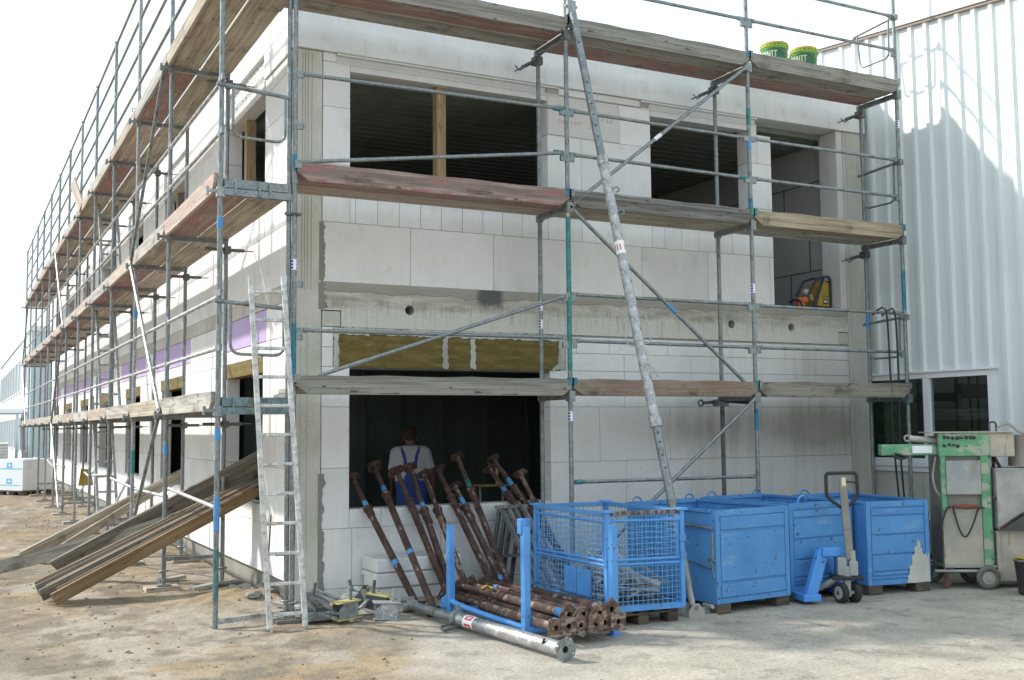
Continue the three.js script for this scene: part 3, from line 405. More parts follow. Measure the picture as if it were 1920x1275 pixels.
  part(h, 'inner_shelf', [B(HX + 0.35, HX + 1.0, 1.28, 1.34, -0.4, 1.9), B(HX + 0.5, HX + 0.6, 1.8, 1.95, 0.4, 1.9)], mWoodD, 'brown board behind the window');
  part(h, 'inner_box', [B(HX + 0.45, HX + 0.7, 1.342, 1.66, 1.1, 1.5, 0.01), B(HX + 0.45, HX + 0.6, 1.342, 1.52, 0.1, 0.5, 0.01)], mDirtM);
}

// ---------------------------------------------------------------- scaffolds
const RP = 0.0245, RG = 0.0195;
const wedge = (p, ax) => { const g = new THREE.BoxGeometry(0.07, 0.06, 0.03).translate(0.035 + RP * 0.6, 0, 0); g.rotateY(ax); return g.translate(p.x, p.y, p.z); };
function standard(parent, x, z, y0, y1, joints, ang, mat = mGal, label) {   // upright tube with spigot sleeves and little rail holders
  const g = [bar(V(x, y0, z), V(x, y1, z), RP, 12)];
  for (const y of joints) g.push(bar(V(x, y - 0.06, z), V(x, y + 0.06, z), RP + 0.006, 12));
  for (const y of joints) for (const d of [0.5, 1.0]) if (y + d < y1) for (const a of ang) g.push(wedge(V(x, y + d, z), a));
  g.push(new THREE.CylinderGeometry(RP + 0.01, RP + 0.01, 0.03, 12).translate(x, y1 - 0.015, z));
  return part(parent, 'standard', g, mat, label);
}
function baseFoot(parent, x, z, y = 0) {
  const gy = y; part(parent, 'base_plate', [B(x - 0.075, x + 0.075, gy + 0.0, gy + 0.012, z - 0.075, z + 0.075), bar(V(x, gy, z), V(x, gy + 0.3, z), 0.018, 8), new THREE.TorusGeometry(0.045, 0.012, 6, 12).rotateX(Math.PI / 2).translate(x, gy + 0.16, z)], mGal);
}
function rail(parent, a, b, mat = mGal, name = 'guard_rail', r = RG, label) {
  const d = b.clone().sub(a).normalize(), g = [bar(a.clone().addScaledVector(d, 0.06), b.clone().addScaledVector(d, -0.06), r, 10)];
  for (const [p, s] of [[a, 1], [b, -1]]) { g.push(beam(p.clone().addScaledVector(d, s * 0.0), p.clone().addScaledVector(d, s * 0.1), 0.012, 0.05)); }
  return part(parent, name, g, mat, label);
}
const sleeve = (parent, x, z, y0, y1, mat, r = RP + 0.002) => part(parent, 'paint_mark', bar(V(x, y0, z), V(x, y1, z), r, 12), mat);
// boards along x: two planks and the edge board with cut corners
function bayX(parent, x0, x1, yb, zo, zi, mT, mO, mI) {
  const w = (zo - zi) / 2; const e = 0.03;
  part(parent, 'deck_board', B(x0 + e, x1 - e, yb + 0.025, yb + 0.07, zo - w + 0.011, zo - 0.012, 0.008), mO); part(parent, 'deck_board', B(x0 + e, x1 - e, yb + 0.022, yb + 0.068, zi, zo - w - 0.011, 0.008), mI);
  part(parent, 'deck_cleat', [B(x0 + 0.12, x0 + 0.16, yb + 0.068, yb + 0.075, zi, zo - 0.02), B(x1 - 0.16, x1 - 0.12, yb + 0.068, yb + 0.075, zi, zo - 0.02)], mGalD);
  const L = x1 - x0 - 0.03, c = 0.11; const top = []; for (let i = 0; i <= 10; i++) top.push([L - L * i / 10, 0.172 + 0.006 * Math.sin(i * 2.1 + x0)]);
  part(parent, 'edge_board', extr([[c, 0], [L - c, 0], [L, 0.08], [L, 0.165], ...top.slice(1, 10), [0, 0.165], [0, 0.08]], 0.03, 0.004).translate(x0 + 0.015, yb + 0.002, zo + 0.006), mT);
  for (const [p, q] of [[x0 - 0.01, x0 + 0.05], [x1 - 0.05, x1 + 0.01]]) part(parent, 'board_hook', B(p, q, yb + 0.11, yb + 0.19, zo, zo + 0.045), pick([mTeal, mGal, mTealB]));
}
function bayZ(parent, z0, z1, yb, xo, xi, mT, mO, mI) {                // the same along z on the long side, outer edge at xo (smaller x)
  const w = (xi - xo) / 2, e = 0.03, rz = (x0, x1, a0, a1, q0, q1, r) => B(q0, q1, a0, a1, -x1, -x0, r);
  const mk = (g) => g;                                                 // long boards: built along x so that the grain runs along, then turned
  const board = (la, lb, ya, yb2, xa, xb, m, name) => { const g = uvBox(B(-lb, -la, ya, yb2, xa, xb, 0.008), rnd() * 5, rnd() * 5); g.userData.keepUV = true; g.applyMatrix4(new THREE.Matrix4().set(0, 0, 1, 0, 0, 1, 0, 0, 1, 0, 0, 0, 0, 0, 0, 1)); const ix = g.index; if (ix) { const a = ix.array; for (let i = 0; i < a.length; i += 3) { const t = a[i]; a[i] = a[i + 1]; a[i + 1] = t; } } else { g.computeVertexNormals(); } return part(parent, name, g, m); };
  board(-(z1 - e), -(z0 + e), yb + 0.025, yb + 0.07, xo + 0.012, xo + w - 0.012, mO, 'deck_board');
  board(-(z1 - e), -(z0 + e), yb + 0.022, yb + 0.068, xo + w + 0.012, xi, mI, 'deck_board');
  const L = z1 - z0 - 0.03, c = 0.11; const g = uvBox(extr([[c, 0], [L - c, 0], [L, 0.08], [L, 0.168], [L * 0.7, 0.175], [L * 0.3, 0.17], [0, 0.168], [0, 0.08]], 0.03, 0.004), rnd() * 5, rnd() * 5); g.userData.keepUV = true;
  part(parent, 'edge_board', g.rotateY(-Math.PI / 2).translate(xo - 0.006, yb + 0.002, z0 + 0.015), mT);
}
// --- front scaffold
let mStick;
const fs = thing('front_scaffold', 'galvanised tube scaffold with three board decks across the shaded front of the building', 'scaffold');
const FX = [-0.27, 2.71, 5.20, 7.64], ZO = 0.95, ZI = 0.325, FY = [2.085, 4.1, 5.995];
{
  standard(fs, FX[0], ZO, 0.02, 6.9, [2.12, 4.13, 6.02], [0]); 
  standard(fs, FX[1], ZO, 0.05, 7.9, [2.12, 4.13, 6.02], [0, Math.PI], mGal, 'front upright with a teal painted length');
  standard(fs, FX[2], ZO, 0.05, 7.9, [2.12, 4.13, 6.02], [0, Math.PI]); standard(fs, FX[3], ZO, 0.05, 7.9, [2.12, 4.13, 6.02], [Math.PI]);
  for (let i = 1; i < 4; i++) standard(fs, FX[i], ZI, 0.05, 6.0, [2.1, 4.1], []);
  for (let i = 0; i < 4; i++) { baseFoot(fs, FX[i], ZO, 0.02); if (i) baseFoot(fs, FX[i], ZI, 0.02); }
  sleeve(fs, FX[1], ZO, 2.35, 3.98, mTeal); sleeve(fs, FX[1], ZO, 4.0, 4.07, mGalL); sleeve(fs, FX[0], ZO, 2.2, 2.75, mTealB); sleeve(fs, FX[0], ZO, 4.13, 4.35, mTealB);
  sleeve(fs, FX[2], ZO, 4.2, 4.42, mTealB); sleeve(fs, FX[2], ZO, 5.0, 5.1, mBand); sleeve(fs, FX[2], ZO, 5.3, 5.5, mTeal); sleeve(fs, FX[2], ZO, 1.7, 1.95, mTealB); sleeve(fs, FX[3], ZO, 3.2, 3.7, mTealB); sleeve(fs, FX[3], ZO, 2.0, 2.25, mTealB); sleeve(fs, FX[3], ZI, 3.0, 3.2, mBand);
  for (const [x, z, y] of [[FX[0], ZO, 3.3], [FX[1], ZO, 1.87], [FX[1], ZI, 3.1], [FX[2], ZO, 3.35], [FX[1], ZI, 2.9], [FX[3], ZO, 5.6]]) part(fs, 'sticker', wrapBar(V(x, y - 0.05, z), V(x, y + 0.05, z), RP + 0.0025), mStick ??= std({ map: canvasTex(64, 128, (c, w, h) => { c.fillStyle = '#e8e8ee'; c.fillRect(0, 0, w, h); c.fillStyle = '#2b2f86'; for (let k = 0; k < 3; k++) { c.fillRect(6, 10 + k * 40, 52, 26); c.fillStyle = '#e8e8ee'; c.fillRect(18, 16 + k * 40, 8, 14); c.fillRect(38, 16 + k * 40, 8, 14); c.fillStyle = '#2b2f86'; } }) }));
  const gE = tint(mWoodG, 0.66, 0.65, 0.64), bE = tint(mWoodP, 0.56, 0.5, 0.46), tE = tint(mWoodT, 0.9, 0.84, 0.76), gU = tint(mWoodG, 0.8, 0.78, 0.74), dd = tint(mWoodD, 1.1, 1.1, 1.1);
  const mats = { 0: [[gE, mWoodT, mWoodT], [bE, mWoodT, mWoodT], [tint(mWoodG, 0.62, 0.58, 0.54), mWoodT, mWoodT]], 1: [[mWoodR, mWoodR, mWoodP], [dd, mWoodT, mWoodT], [tE, tE, mWoodG]], 2: [[gE, mWoodR, gU], [gE, gU, mWoodR], [gE, gU, mWoodR]] };
  for (let l = 0; l < 3; l++) for (let b = 0; b < 3; b++) bayX(fs, FX[b], FX[b + 1], FY[l], ZO + 0.02, ZI - 0.02, ...mats[l][b]);
  // white plaster run down over the lowest edge board
  const dr = []; for (let k = 0; k < 46; k++) { const x = rr(6.15, 7.5) - (k % 7 === 0 ? 0.35 : 0), h = rr(0.02, 0.1) * (1 - Math.abs(x - 6.9) * 0.6), w = rr(0.006, 0.02); dr.push(extr([[x, 2.252], [x - w, 2.25], [x - w * 0.5, 2.252 - h], [x, 2.246 - h], [x + w * 0.5, 2.252 - h], [x + w, 2.25]], 0.002).translate(0, 0, ZO + 0.0285 + 0.002 * (k % 3) + 0.002)); }
  part(fs, 'plaster_drips', dr, mMortar, 'white plaster drips on the edge board', { kind: 'stuff' });
  // cross bars and wall ties
  for (let l = 0; l < 3; l++) for (let i = l === 0 ? 0 : 0; i < 4; i++) {
    const y = FY[l] - 0.01; if (i === 0) { part(fs, 'cross_bar', beam(V(FX[0], y, ZO), V(FX[0], y, ZI), 0.045, 0.05), mGal); continue; }
    part(fs, 'cross_bar', [beam(V(FX[i], y, ZO), V(FX[i], y, ZI - 0.05), 0.05, 0.055), B(FX[i] - 0.035, FX[i] + 0.035, y - 0.05, y + 0.06, ZO - 0.035, ZO + 0.045), B(FX[i] - 0.03, FX[i] + 0.03, y - 0.045, y + 0.03, ZI - 0.03, ZI + 0.03)], mGal);
    if (l === 2 || (l === 1 && i === 3)) part(fs, 'wall_tie', [bar(V(FX[i] - 0.03, y - 0.09, ZI + 0.06), V(FX[i] - 0.12, y - 0.13, ZI - 0.16), 0.022), bar(V(FX[i] - 0.12, y - 0.13, ZI - 0.16), V(FX[i] - 0.16, y - 0.15, ZI - 0.26), 0.008), pipe([V(FX[i] - 0.1, y - 0.12, ZI - 0.1), V(FX[i] - 0.17, y - 0.18, ZI - 0.12), V(FX[i] - 0.22, y - 0.13, ZI - 0.14)], 0.008), B(FX[i] - 0.06, FX[i] + 0.035, y - 0.14, y - 0.05, ZI - 0.05, ZI + 0.05)], mGalD, 'wall tie tube with a hook');
  }
  part(fs, 'wall_tie', [bar(V(4.96, 2.03, 0.26), V(5.18, 2.045, 0.27), 0.02), new THREE.TorusGeometry(0.035, 0.012, 6, 14).translate(4.93, 2.03, 0.26), B(5.1, 5.26, 1.99, 2.07, 0.27, 0.38)], mGal, 'tie tube with an eye below the first deck');
  part(fs, 'tie_grip', bar(V(5.2, 2.06, 0.38), V(5.56, 2.035, 0.42), 0.028), mBlack, 'black gripped tube end below the first deck');
  sleeve(fs, FX[2], ZI, 0.9, 2.0, mGalD);
  // guard rails
  const z = ZO - 0.03, R = (x0, y0, x1, y1, m) => rail(fs, V(x0 + 0.03, y0, z + 0.03), V(x1 - 0.03, y1, z + 0.03), m);
  R(FX[0], 2.685, FX[1], 2.70); R(FX[1], 2.67, FX[2], 2.66); R(FX[2], 2.66, FX[3], 2.66); R(FX[1], 3.165, FX[2], 3.16); R(FX[2], 3.155, FX[3], 3.15);
  part(fs, 'sagging_rail', [bar(V(FX[0] + 0.05, 2.2, z + 0.055), V(FX[1] - 0.06, 3.14, z + 0.055), RG), beam(V(FX[1] - 0.1, 3.12, z + 0.055), V(FX[1], 3.165, z + 0.05), 0.012, 0.05)], mGal, 'guard rail hanging aslant with its left end unhooked');
  R(FX[0], 5.14, FX[1], 5.17); R(FX[1], 5.16, FX[2], 5.14); R(FX[2], 5.14, FX[3], 5.13); R(FX[1], 4.68, FX[2], 4.66); R(FX[2], 4.66, FX[3], 4.655);
  part(fs, 'sagging_rail', [bar(V(FX[0] + 0.05, 4.28, z + 0.055), V(FX[1] - 0.06, 4.68, z + 0.055), RG), beam(V(FX[1] - 0.1, 4.665, z + 0.055), V(FX[1], 4.69, z + 0.05), 0.012, 0.05)], mGal, 'upper guard rail hanging aslant over the left window');
  for (let b = 0; b < 3; b++) { R(FX[b], 6.58, FX[b + 1], 6.58); R(FX[b], 7.04, FX[b + 1], 7.03); }
  R(FX[1], 1.18, FX[2], 1.17);
  for (const [x, y, s] of [[FX[1], 5.16, -1], [FX[1], 4.69, -1], [FX[2], 4.66, -1], [FX[1], 1.18, 1]]) part(fs, 'painted_end', bar(V(x + s * 0.05, y, z + 0.03), V(x + s * 0.16, y, z + 0.03), RG + 0.003), mTeal);
  // diagonals in the front plane
  const D = (a, b, l) => rail(fs, a, b, mGal, 'brace', 0.021, l);
  D(V(FX[2], 6.02, z + 0.07), V(FX[1], 4.1, z + 0.07), 'brace from the top deck down to the left'); D(V(FX[1], 4.1, z + 0.07), V(FX[2], 2.1, z + 0.07), 'brace from the middle deck down to the right'); D(V(FX[2], 2.1, z + 0.075), V(FX[1], 0.2, z + 0.075), 'brace from the lowest deck down to the left');
  for (const [p, q, t] of [[V(FX[2], 6.02, z + 0.07), V(FX[1], 4.1, z + 0.07), 0.52]]) { const a = p.clone().lerp(q, t), b = p.clone().lerp(q, t + 0.035); part(fs, 'sticker', bar(a, b, 0.0235), mWhite); }
  { const p = V(FX[1], 4.1, z + 0.07), q = V(FX[2], 2.1, z + 0.07); part(fs, 'paint_mark', bar(p.clone().lerp(q, 0.5), p.clone().lerp(q, 0.54), 0.0235), mBand); }
  // end guards on the right
  for (const y of [2.09, 4.09, 6.0]) part(fs, 'end_guard', [bar(V(FX[3], y + 1.02, ZO - 0.02), V(FX[3], y + 0.98, ZI - 0.08), 0.018), bend([V(FX[3], y + 1.0, ZI - 0.02), V(FX[3], y + 0.52, ZI + 0.03), V(FX[3], y + 0.52, ZO - 0.1), V(FX[3], y + 1.0, ZO - 0.09)], 0.014, 0.08), B(FX[3] - 0.03, FX[3] + 0.03, y + 0.98, y + 1.05, ZO - 0.04, ZO + 0.05)], mGal, 'end guard with a looped tube');
  // clamps joining the left end to the side scaffold
  for (const y of [3.78, 5.9]) part(fs, 'clamp', [new THREE.TorusGeometry(0.038, 0.012, 6, 14).rotateX(Math.PI / 2).translate(FX[0], y, ZO), B(FX[0] - 0.09, FX[0] + 0.06, y - 0.014, y + 0.014, ZO - 0.02, ZO + 0.02)], mGalD);
}
// --- long side scaffold
const ls = thing('side_scaffold', 'long galvanised tube scaffold with three board decks along the sunlit side wall', 'scaffold');
const XO = -0.955, XI = -0.315, LY = [1.935, 3.94, 5.90], LZ = [0.92]; LZ.push(-1.72); while (LZ.length < 13) LZ.push(LZ[LZ.length - 1] - 2.46);
{
  const N = LZ.length, gmat = (i) => [mGal, mGal, tint(mGalL, 0.75, 0.78, 0.78)][i % 3];
  for (let i = 0; i < N; i++) {
    const z = LZ[i], y0 = Math.min(0.03, groundY(XO, z) + 0.01);
    standard(ls, XO, z, i === 0 ? -0.03 : 0.1, 7.82, [2.0, 4.0, 5.96], [Math.PI / 2, -Math.PI / 2], gmat(i));
    standard(ls, XI, z, 0.1, i === 0 ? 6.9 : 6.0, [2.0, 4.0], []);
    if (i) { baseFoot(ls, XO, z, groundY(XO, z) + 0.05); part(ls, 'sole_board', B(XO - 0.2, XO + 0.16, groundY(XO, z) - 0.02, groundY(XO, z) + 0.045, z - 0.11, z + 0.11, 0.006), pick([mWoodT, mWoodP, mWoodG])); }
    baseFoot(ls, XI, z, groundY(XI, z) + 0.04); part(ls, 'sole_board', B(XI - 0.12, XI + 0.22, groundY(XI, z) - 0.03, groundY(XI, z) + 0.04, z - 0.09, z + 0.12, 0.006), pick([mWoodT, mWoodP, mWoodD]));
    for (let l = 0; l < 3; l++) {
      const y = LY[l] - 0.01, g = [beam(V(XO, y, z), V(XI + 0.02, y, z), 0.05, 0.05), B(XO - 0.12, XO - 0.02, y + 0.0, y + 0.028, z - 0.014, z + 0.014), B(XO - 0.035, XO + 0.035, y - 0.04, y + 0.05, z - 0.03, z + 0.03), bar(V(XO - 0.12, y - 0.03, z), V(XO - 0.12, y + 0.05, z), 0.016, 8)];
      if (l === 2 && i % 2 === 0) g.push(bend([V(XO - 0.02, y + 0.16, z + 0.03), V(XO - 0.09, y + 0.2, z + 0.03), V(XO - 0.09, y + 0.13, z + 0.03)], 0.006, 0.02));
      part(ls, 'cross_bar', g, l === 1 && i === 0 ? mGalL : mGal);
      if (i && rnd() < 0.45) part(ls, 'wall_tie', [bar(V(XI - 0.25, y - 0.1, z + 0.05), V(XI + 0.2, y - 0.1, z + 0.05), 0.02), bar(V(XI + 0.2, y - 0.1, z + 0.05), V(XI + 0.3, y - 0.1, z + 0.05), 0.007), B(XI - 0.03, XI + 0.04, y - 0.14, y - 0.06, z - 0.03, z + 0.09)], mGalD);
    }
    if (i && i % 3 !== 2) part(ls, 'foot_bar', [beam(V(XO, 0.34, z), V(XI, 0.34, z), 0.03, 0.04), ...(i % 2 === 0 ? [beam(V(XO, 0.24, z), V(XI, 0.24, z), 0.03, 0.04), B(-0.75, -0.73, 0.24, 0.34, z - 0.01, z + 0.01), B(-0.55, -0.53, 0.24, 0.34, z - 0.01, z + 0.01)] : [])], mGal);
  }
  part(ls, 'foot_bar', beam(V(XO, 0.06, LZ[0]), V(XI + 0.2, 0.1, LZ[0]), 0.035, 0.045), mGalL); part(ls, 'foot_bar', beam(V(XI, 0.62, LZ[0]), V(XI - 0.1, 0.62, LZ[0]), 0.03, 0.03), mGal);
  const planks = [mWoodT, mWoodT, mWoodP, mWoodT, mWoodR, mWoodT, mWoodP], tn = (m) => m;
  for (let i = 0; i + 1 < N; i++) for (let l = 0; l < 3; l++) {
    const mO = l === 2 && i === 0 ? mWoodT : (l === 1 && i === 1) ? mWoodT : (l === 1 && i === 0) || (i + l) % 4 === 3 ? mWoodR : pick(planks);
    const mI = i === 0 ? mWoodT : pick([mWoodT, mWoodT, mWoodP]);
    bayZ(ls, LZ[i + 1], LZ[i], LY[l], XO - 0.02, XI + 0.03, [mWoodG, mWoodP, mWoodT, mWoodG][(i * 2 + l) % 4], mO, mI);
    const xr = XO - 0.03, ys = l === 0 ? [2.5, 2.97] : l === 1 ? [4.5, 4.97] : [6.43, 6.88, 7.33, 7.78];
    for (const y of ys) rail(ls, V(xr + 0.03, y, LZ[i]), V(xr + 0.03, y, LZ[i + 1]), l === 2 ? mGal : mGalL, 'guard_rail', RG);
  }
  // low rails, some hooked aslant
  rail(ls, V(XO + 0.03, 1.05, LZ[0]), V(XO + 0.03, 1.12, LZ[1]), mGalL, 'guard_rail'); 
  for (const [i, a, b] of [[1, 1.02, 1.0], [2, 1.0, 1.05], [3, 1.1, 1.0], [4, 0.95, 1.1], [6, 1.0, 1.0], [7, 0.9, 1.05], [9, 1, 1]]) rail(ls, V(XO + 0.03, a, LZ[i]), V(XO + 0.03, b, LZ[i + 1]), mGalL, 'guard_rail');
  for (const i of [3, 5]) rail(ls, V(XO + 0.06, 0.55, LZ[i]), V(XI, 0.95, LZ[i + 1]), mGalL, 'guard_rail');
  // zig-zag braces on the outside, bays 2, 7 and 12
  const xd = XO - 0.075, Dz = (ya, ia, yb, ib, m, l) => rail(ls, V(xd, ya, LZ[ia]), V(xd, yb, LZ[ib]), m, 'brace', 0.022, l);
  Dz(5.94, 1, 3.98, 2, mGal, 'dark brace from the top deck to the middle deck'); Dz(3.96, 2, 1.96, 1, mAlu, 'bright brace from the middle deck to the lowest deck'); Dz(1.96, 1, 0.12, 2, mGal, 'brace from the lowest deck to the ground');
  Dz(5.94, 7, 3.98, 6, mAlu); Dz(3.96, 6, 1.96, 7, mGal); Dz(1.96, 7, 0.12, 6, mAlu); Dz(3.96, 12, 1.96, 11, mAlu); Dz(5.94, 11, 3.98, 12, mGal);
  // looped end guards at the corner
  for (const [y, s] of [[1.95, 0], [3.96, 1]]) part(ls, 'end_guard', [bar(V(XO - 0.05, y + 0.98, LZ[0] + 0.03), V(XI - 0.02, y + 0.93, LZ[0] + 0.03), 0.02), bend([V(XO + 0.1, y + 0.97, LZ[0] + 0.03), V(XO + 0.1, y + 0.5, LZ[0] + 0.03), V(XI - 0.05, y + 0.49, LZ[0] + 0.03), V(XI - 0.05, y + 0.93, LZ[0] + 0.03)], 0.0145, 0.1)], mGal, 'looped end guard at the corner');
  // end frames with steel trough at the first two decks
  for (const l of [0, 1]) part(ls, 'end_trough', [B(XO + 0.03, XI - 0.02, LY[l] + 0.04, LY[l] + 0.12, LZ[0] - 0.01, LZ[0] + 0.03), B(XO + 0.03, XI + 0.05, LY[l] - 0.035, LY[l] + 0.028, LZ[0] + 0.0, LZ[0] + 0.04), ...[0.12, 0.34, 0.44].map((d) => B(XO + d, XO + d + 0.02, LY[l] - 0.03, LY[l] + 0.11, LZ[0] + 0.03, LZ[0] + 0.048))], l ? mGal : tint(mGal, 0.36, 0.52, 0.54), 'steel end trough of the deck');
  sleeve(ls, XO, LZ[0], 0.25, 0.7, tint(mTeal, 0.2, 0.4, 0.4)); sleeve(ls, XO, LZ[0], 0.86, 1.16, mBlue, RP + 0.0035); sleeve(ls, XO, LZ[0], 1.9, 2.0, mTealB); sleeve(ls, XO, LZ[2], 1.2, 1.5, mTeal);
  for (const [x, i, y] of [[XO, 0, 3.65], [XO, 1, 1.55], [XO, 2, 3.3], [XO, 0, 1.72]]) part(ls, 'sticker', bar(V(x, y - 0.05, LZ[i]), V(x, y + 0.05, LZ[i]), RP + 0.0045, 12), mBand);
  // an angle board standing on the top deck, loose board on the far deck
}
single('loose_board', 'pale board standing aslant outside the top deck rail of the side scaffold', 'board', beam(V(-1.02, 5.98, -10.85), V(-1.1, 6.62, -11.7), 0.24, 0.03, V(-1, 0, 0.3)), mWoodP);
{ const g = new THREE.PlaneGeometry(0.26, 0.3, 8, 8), p = g.attributes.position; for (let i = 0; i < p.count; i++) p.setXYZ(i, p.getX(i) * (1 - 0.35 * (p.getY(i) + 0.15) / 0.3), p.getY(i), 0.03 * Math.sin(p.getX(i) * 30 + p.getY(i) * 6)); g.computeVertexNormals(); single('yellow_cloth', 'yellow cloth hanging on a low tube inside the side scaffold', 'cloth', g.translate(-0.9, 0.93, -10.2), mYellow); }
// ladders inside the side scaffold, one per lift
function ladder(name, label, a, b, side, n, mat, r, group) {           // a, b: middle of foot and head; side: half width vector
  const L = thing(name, label, 'ladder', [a.x, a.y, a.z], 0, group);
  for (const s of [-1, 1]) part(L, 'stile', beam(a.clone().addScaledVector(side, s), b.clone().addScaledVector(side, s * 0.96), 0.045, 0.055, V(side.x, side.y, side.z).cross(b.clone().sub(a)), 0.006), mat);
  const g = []; for (let i = 0; i < n; i++) { const t = (i + 0.45) / n, p = a.clone().lerp(b, t); part(L, 'rung', beam(p.clone().addScaledVector(side, -0.985), p.clone().addScaledVector(side, 0.985), 0.03, 0.03, b.clone().sub(a), 0.006), mat); }
  return L;
}
{
  const mL = std({ map: tGal, roughness: 0.6, metalness: 0.35, color: new THREE.Color().setRGB(1.25, 1.23, 1.16) });
  ladder('ladder', 'worn aluminium ladder leaning against the scaffold at the building corner', V(-0.405, 0.02, 1.3), V(-0.535, 3.17, 0.985), V(0.155, 0, 0.02), 12, mL, 0);
  ladder('ladder', 'short access ladder from the ground to the lowest deck inside the side scaffold', V(-0.62, 0.05, -9.2), V(-0.62, 2.4, -10.6), V(0.16, 0, 0), 9, mGalL, 0);
  ladder('ladder', 'access ladder from the lowest to the middle deck inside the side scaffold', V(-0.62, 2.02, -9.2), V(-0.62, 4.4, -10.5), V(0.16, 0, 0), 9, mGalL, 0);
  ladder('ladder', 'access ladder from the middle to the top deck inside the side scaffold', V(-0.62, 4.02, -9.2), V(-0.62, 6.4, -10.5), V(0.16, 0, 0), 9, mGalL, 0);
}
// big push-pull prop from the top deck to the ground
function pushProp(a, b, label, opts) {                                  // a: foot joint, b: head
  const P = thing('push_pull_prop', label, 'steel prop', [a.x, a.y, a.z]);
  const at = (t) => a.clone().lerp(b, t), [t0, t1, r, ri] = opts;
  const tube = part(P, 'outer_tube', [bar(at(t0), at(t1), r, 18), bar(at(t0 - 0.006), at(t0 + 0.01), r + 0.01, 18), bar(at(t1 - 0.01), at(t1 + 0.004), r + 0.008, 18)], mGalL);
  part(P, 'inner_tube', bar(at(0.03), at(t0 + 0.02), ri, 14), mGal); part(P, 'inner_tube', bar(at(t1 - 0.02), at(0.995), ri, 14), mGal);
  return { P, at, tube };
}
{
  const a = V(3.08, 0.1, 2.51), b = V(2.755, 6.25, 1.02), { P, at } = pushProp(a, b, 'tall galvanised push-pull prop slanting from the top deck to the ground beside the mesh crate', [0.275, 0.72, 0.05, 0.042]);
  const dir = b.clone().sub(a).normalize(), view = V(-0.45, 0, 0.89), sd = dir.clone().cross(view).normalize();
  const holes = []; for (const t of [0.205, 0.225, 0.245, 0.26, 0.76, 0.78, 0.80, 0.82, 0.84, 0.86, 0.935]) { const p = at(t).addScaledVector(view, 0.0415); holes.push(bar(p.clone().addScaledVector(view, -0.01), p.clone().addScaledVector(view, 0.002), 0.011, 10)); }
  part(P, 'pin_hole', holes, mBlack);
  part(P, 'handle', [1, -1].map((s) => bend([at(0.40).addScaledVector(sd, s * 0.045), at(0.402).addScaledVector(sd, s * 0.11), at(0.425).addScaledVector(sd, s * 0.13), at(0.45).addScaledVector(sd, s * 0.11), at(0.455).addScaledVector(sd, s * 0.045)], 0.007, 0.02)), mGalL, 'wire handles on the tube');
  part(P, 'lock_pin', [pipe([at(0.37).addScaledVector(view, 0.05), at(0.365).addScaledVector(view, 0.07).addScaledVector(sd, 0.05), at(0.345).addScaledVector(view, 0.06).addScaledVector(sd, 0.11), at(0.352).addScaledVector(view, 0.05).addScaledVector(sd, 0.09)], 0.006)], mGalL);
  for (const t of [0.665, 0.625]) part(P, 'hook', pipe([at(t).addScaledVector(sd, 0.04), at(t + 0.003).addScaledVector(sd, 0.09), at(t - 0.004).addScaledVector(sd, 0.11), at(t - 0.006).addScaledVector(sd, 0.07)], 0.008), mGal);
  part(P, 'label', wrapBar(at(0.552), at(0.574), 0.0508), std({ map: canvasTex(128, 64, (c, w, h) => { c.fillStyle = '#ece8e4'; c.fillRect(0, 0, w, h); c.fillStyle = '#bb7a78'; for (let i = 0; i < 10; i++) c.fillRect(6 + i * 12, 18, 6, 28); }) }));
  part(P, 'foot', [extr([[-0.09, 0], [0.09, 0], [0.09, 0.05], [0.03, 0.12], [-0.03, 0.12], [-0.09, 0.05]], 0.012).translate(3.08, 0, 2.45), extr([[-0.09, 0], [0.09, 0], [0.09, 0.05], [0.03, 0.12], [-0.03, 0.12], [-0.09, 0.05]], 0.012).translate(3.08, 0, 2.56), B(2.98, 3.3, 0.0, 0.014, 2.42, 2.6), bar(V(3.08, 0.09, 2.42), V(3.08, 0.09, 2.62), 0.02), bar(at(0.0), at(0.05), 0.03), B(3.18, 3.3, 0.014, 0.07, 2.47, 2.5), bar(V(3.26, 0.08, 2.44), V(3.26, 0.08, 2.58), 0.02)], mDirtM, 'hinged foot plate');
  part(P, 'head', [bar(at(0.985), at(1.02), 0.03), B(2.70, 2.80, 6.2, 6.36, 0.975, 1.03, 0.006), bar(V(2.68, 6.3, 1.0), V(2.83, 6.3, 1.0), 0.016)], mDirtM);
}

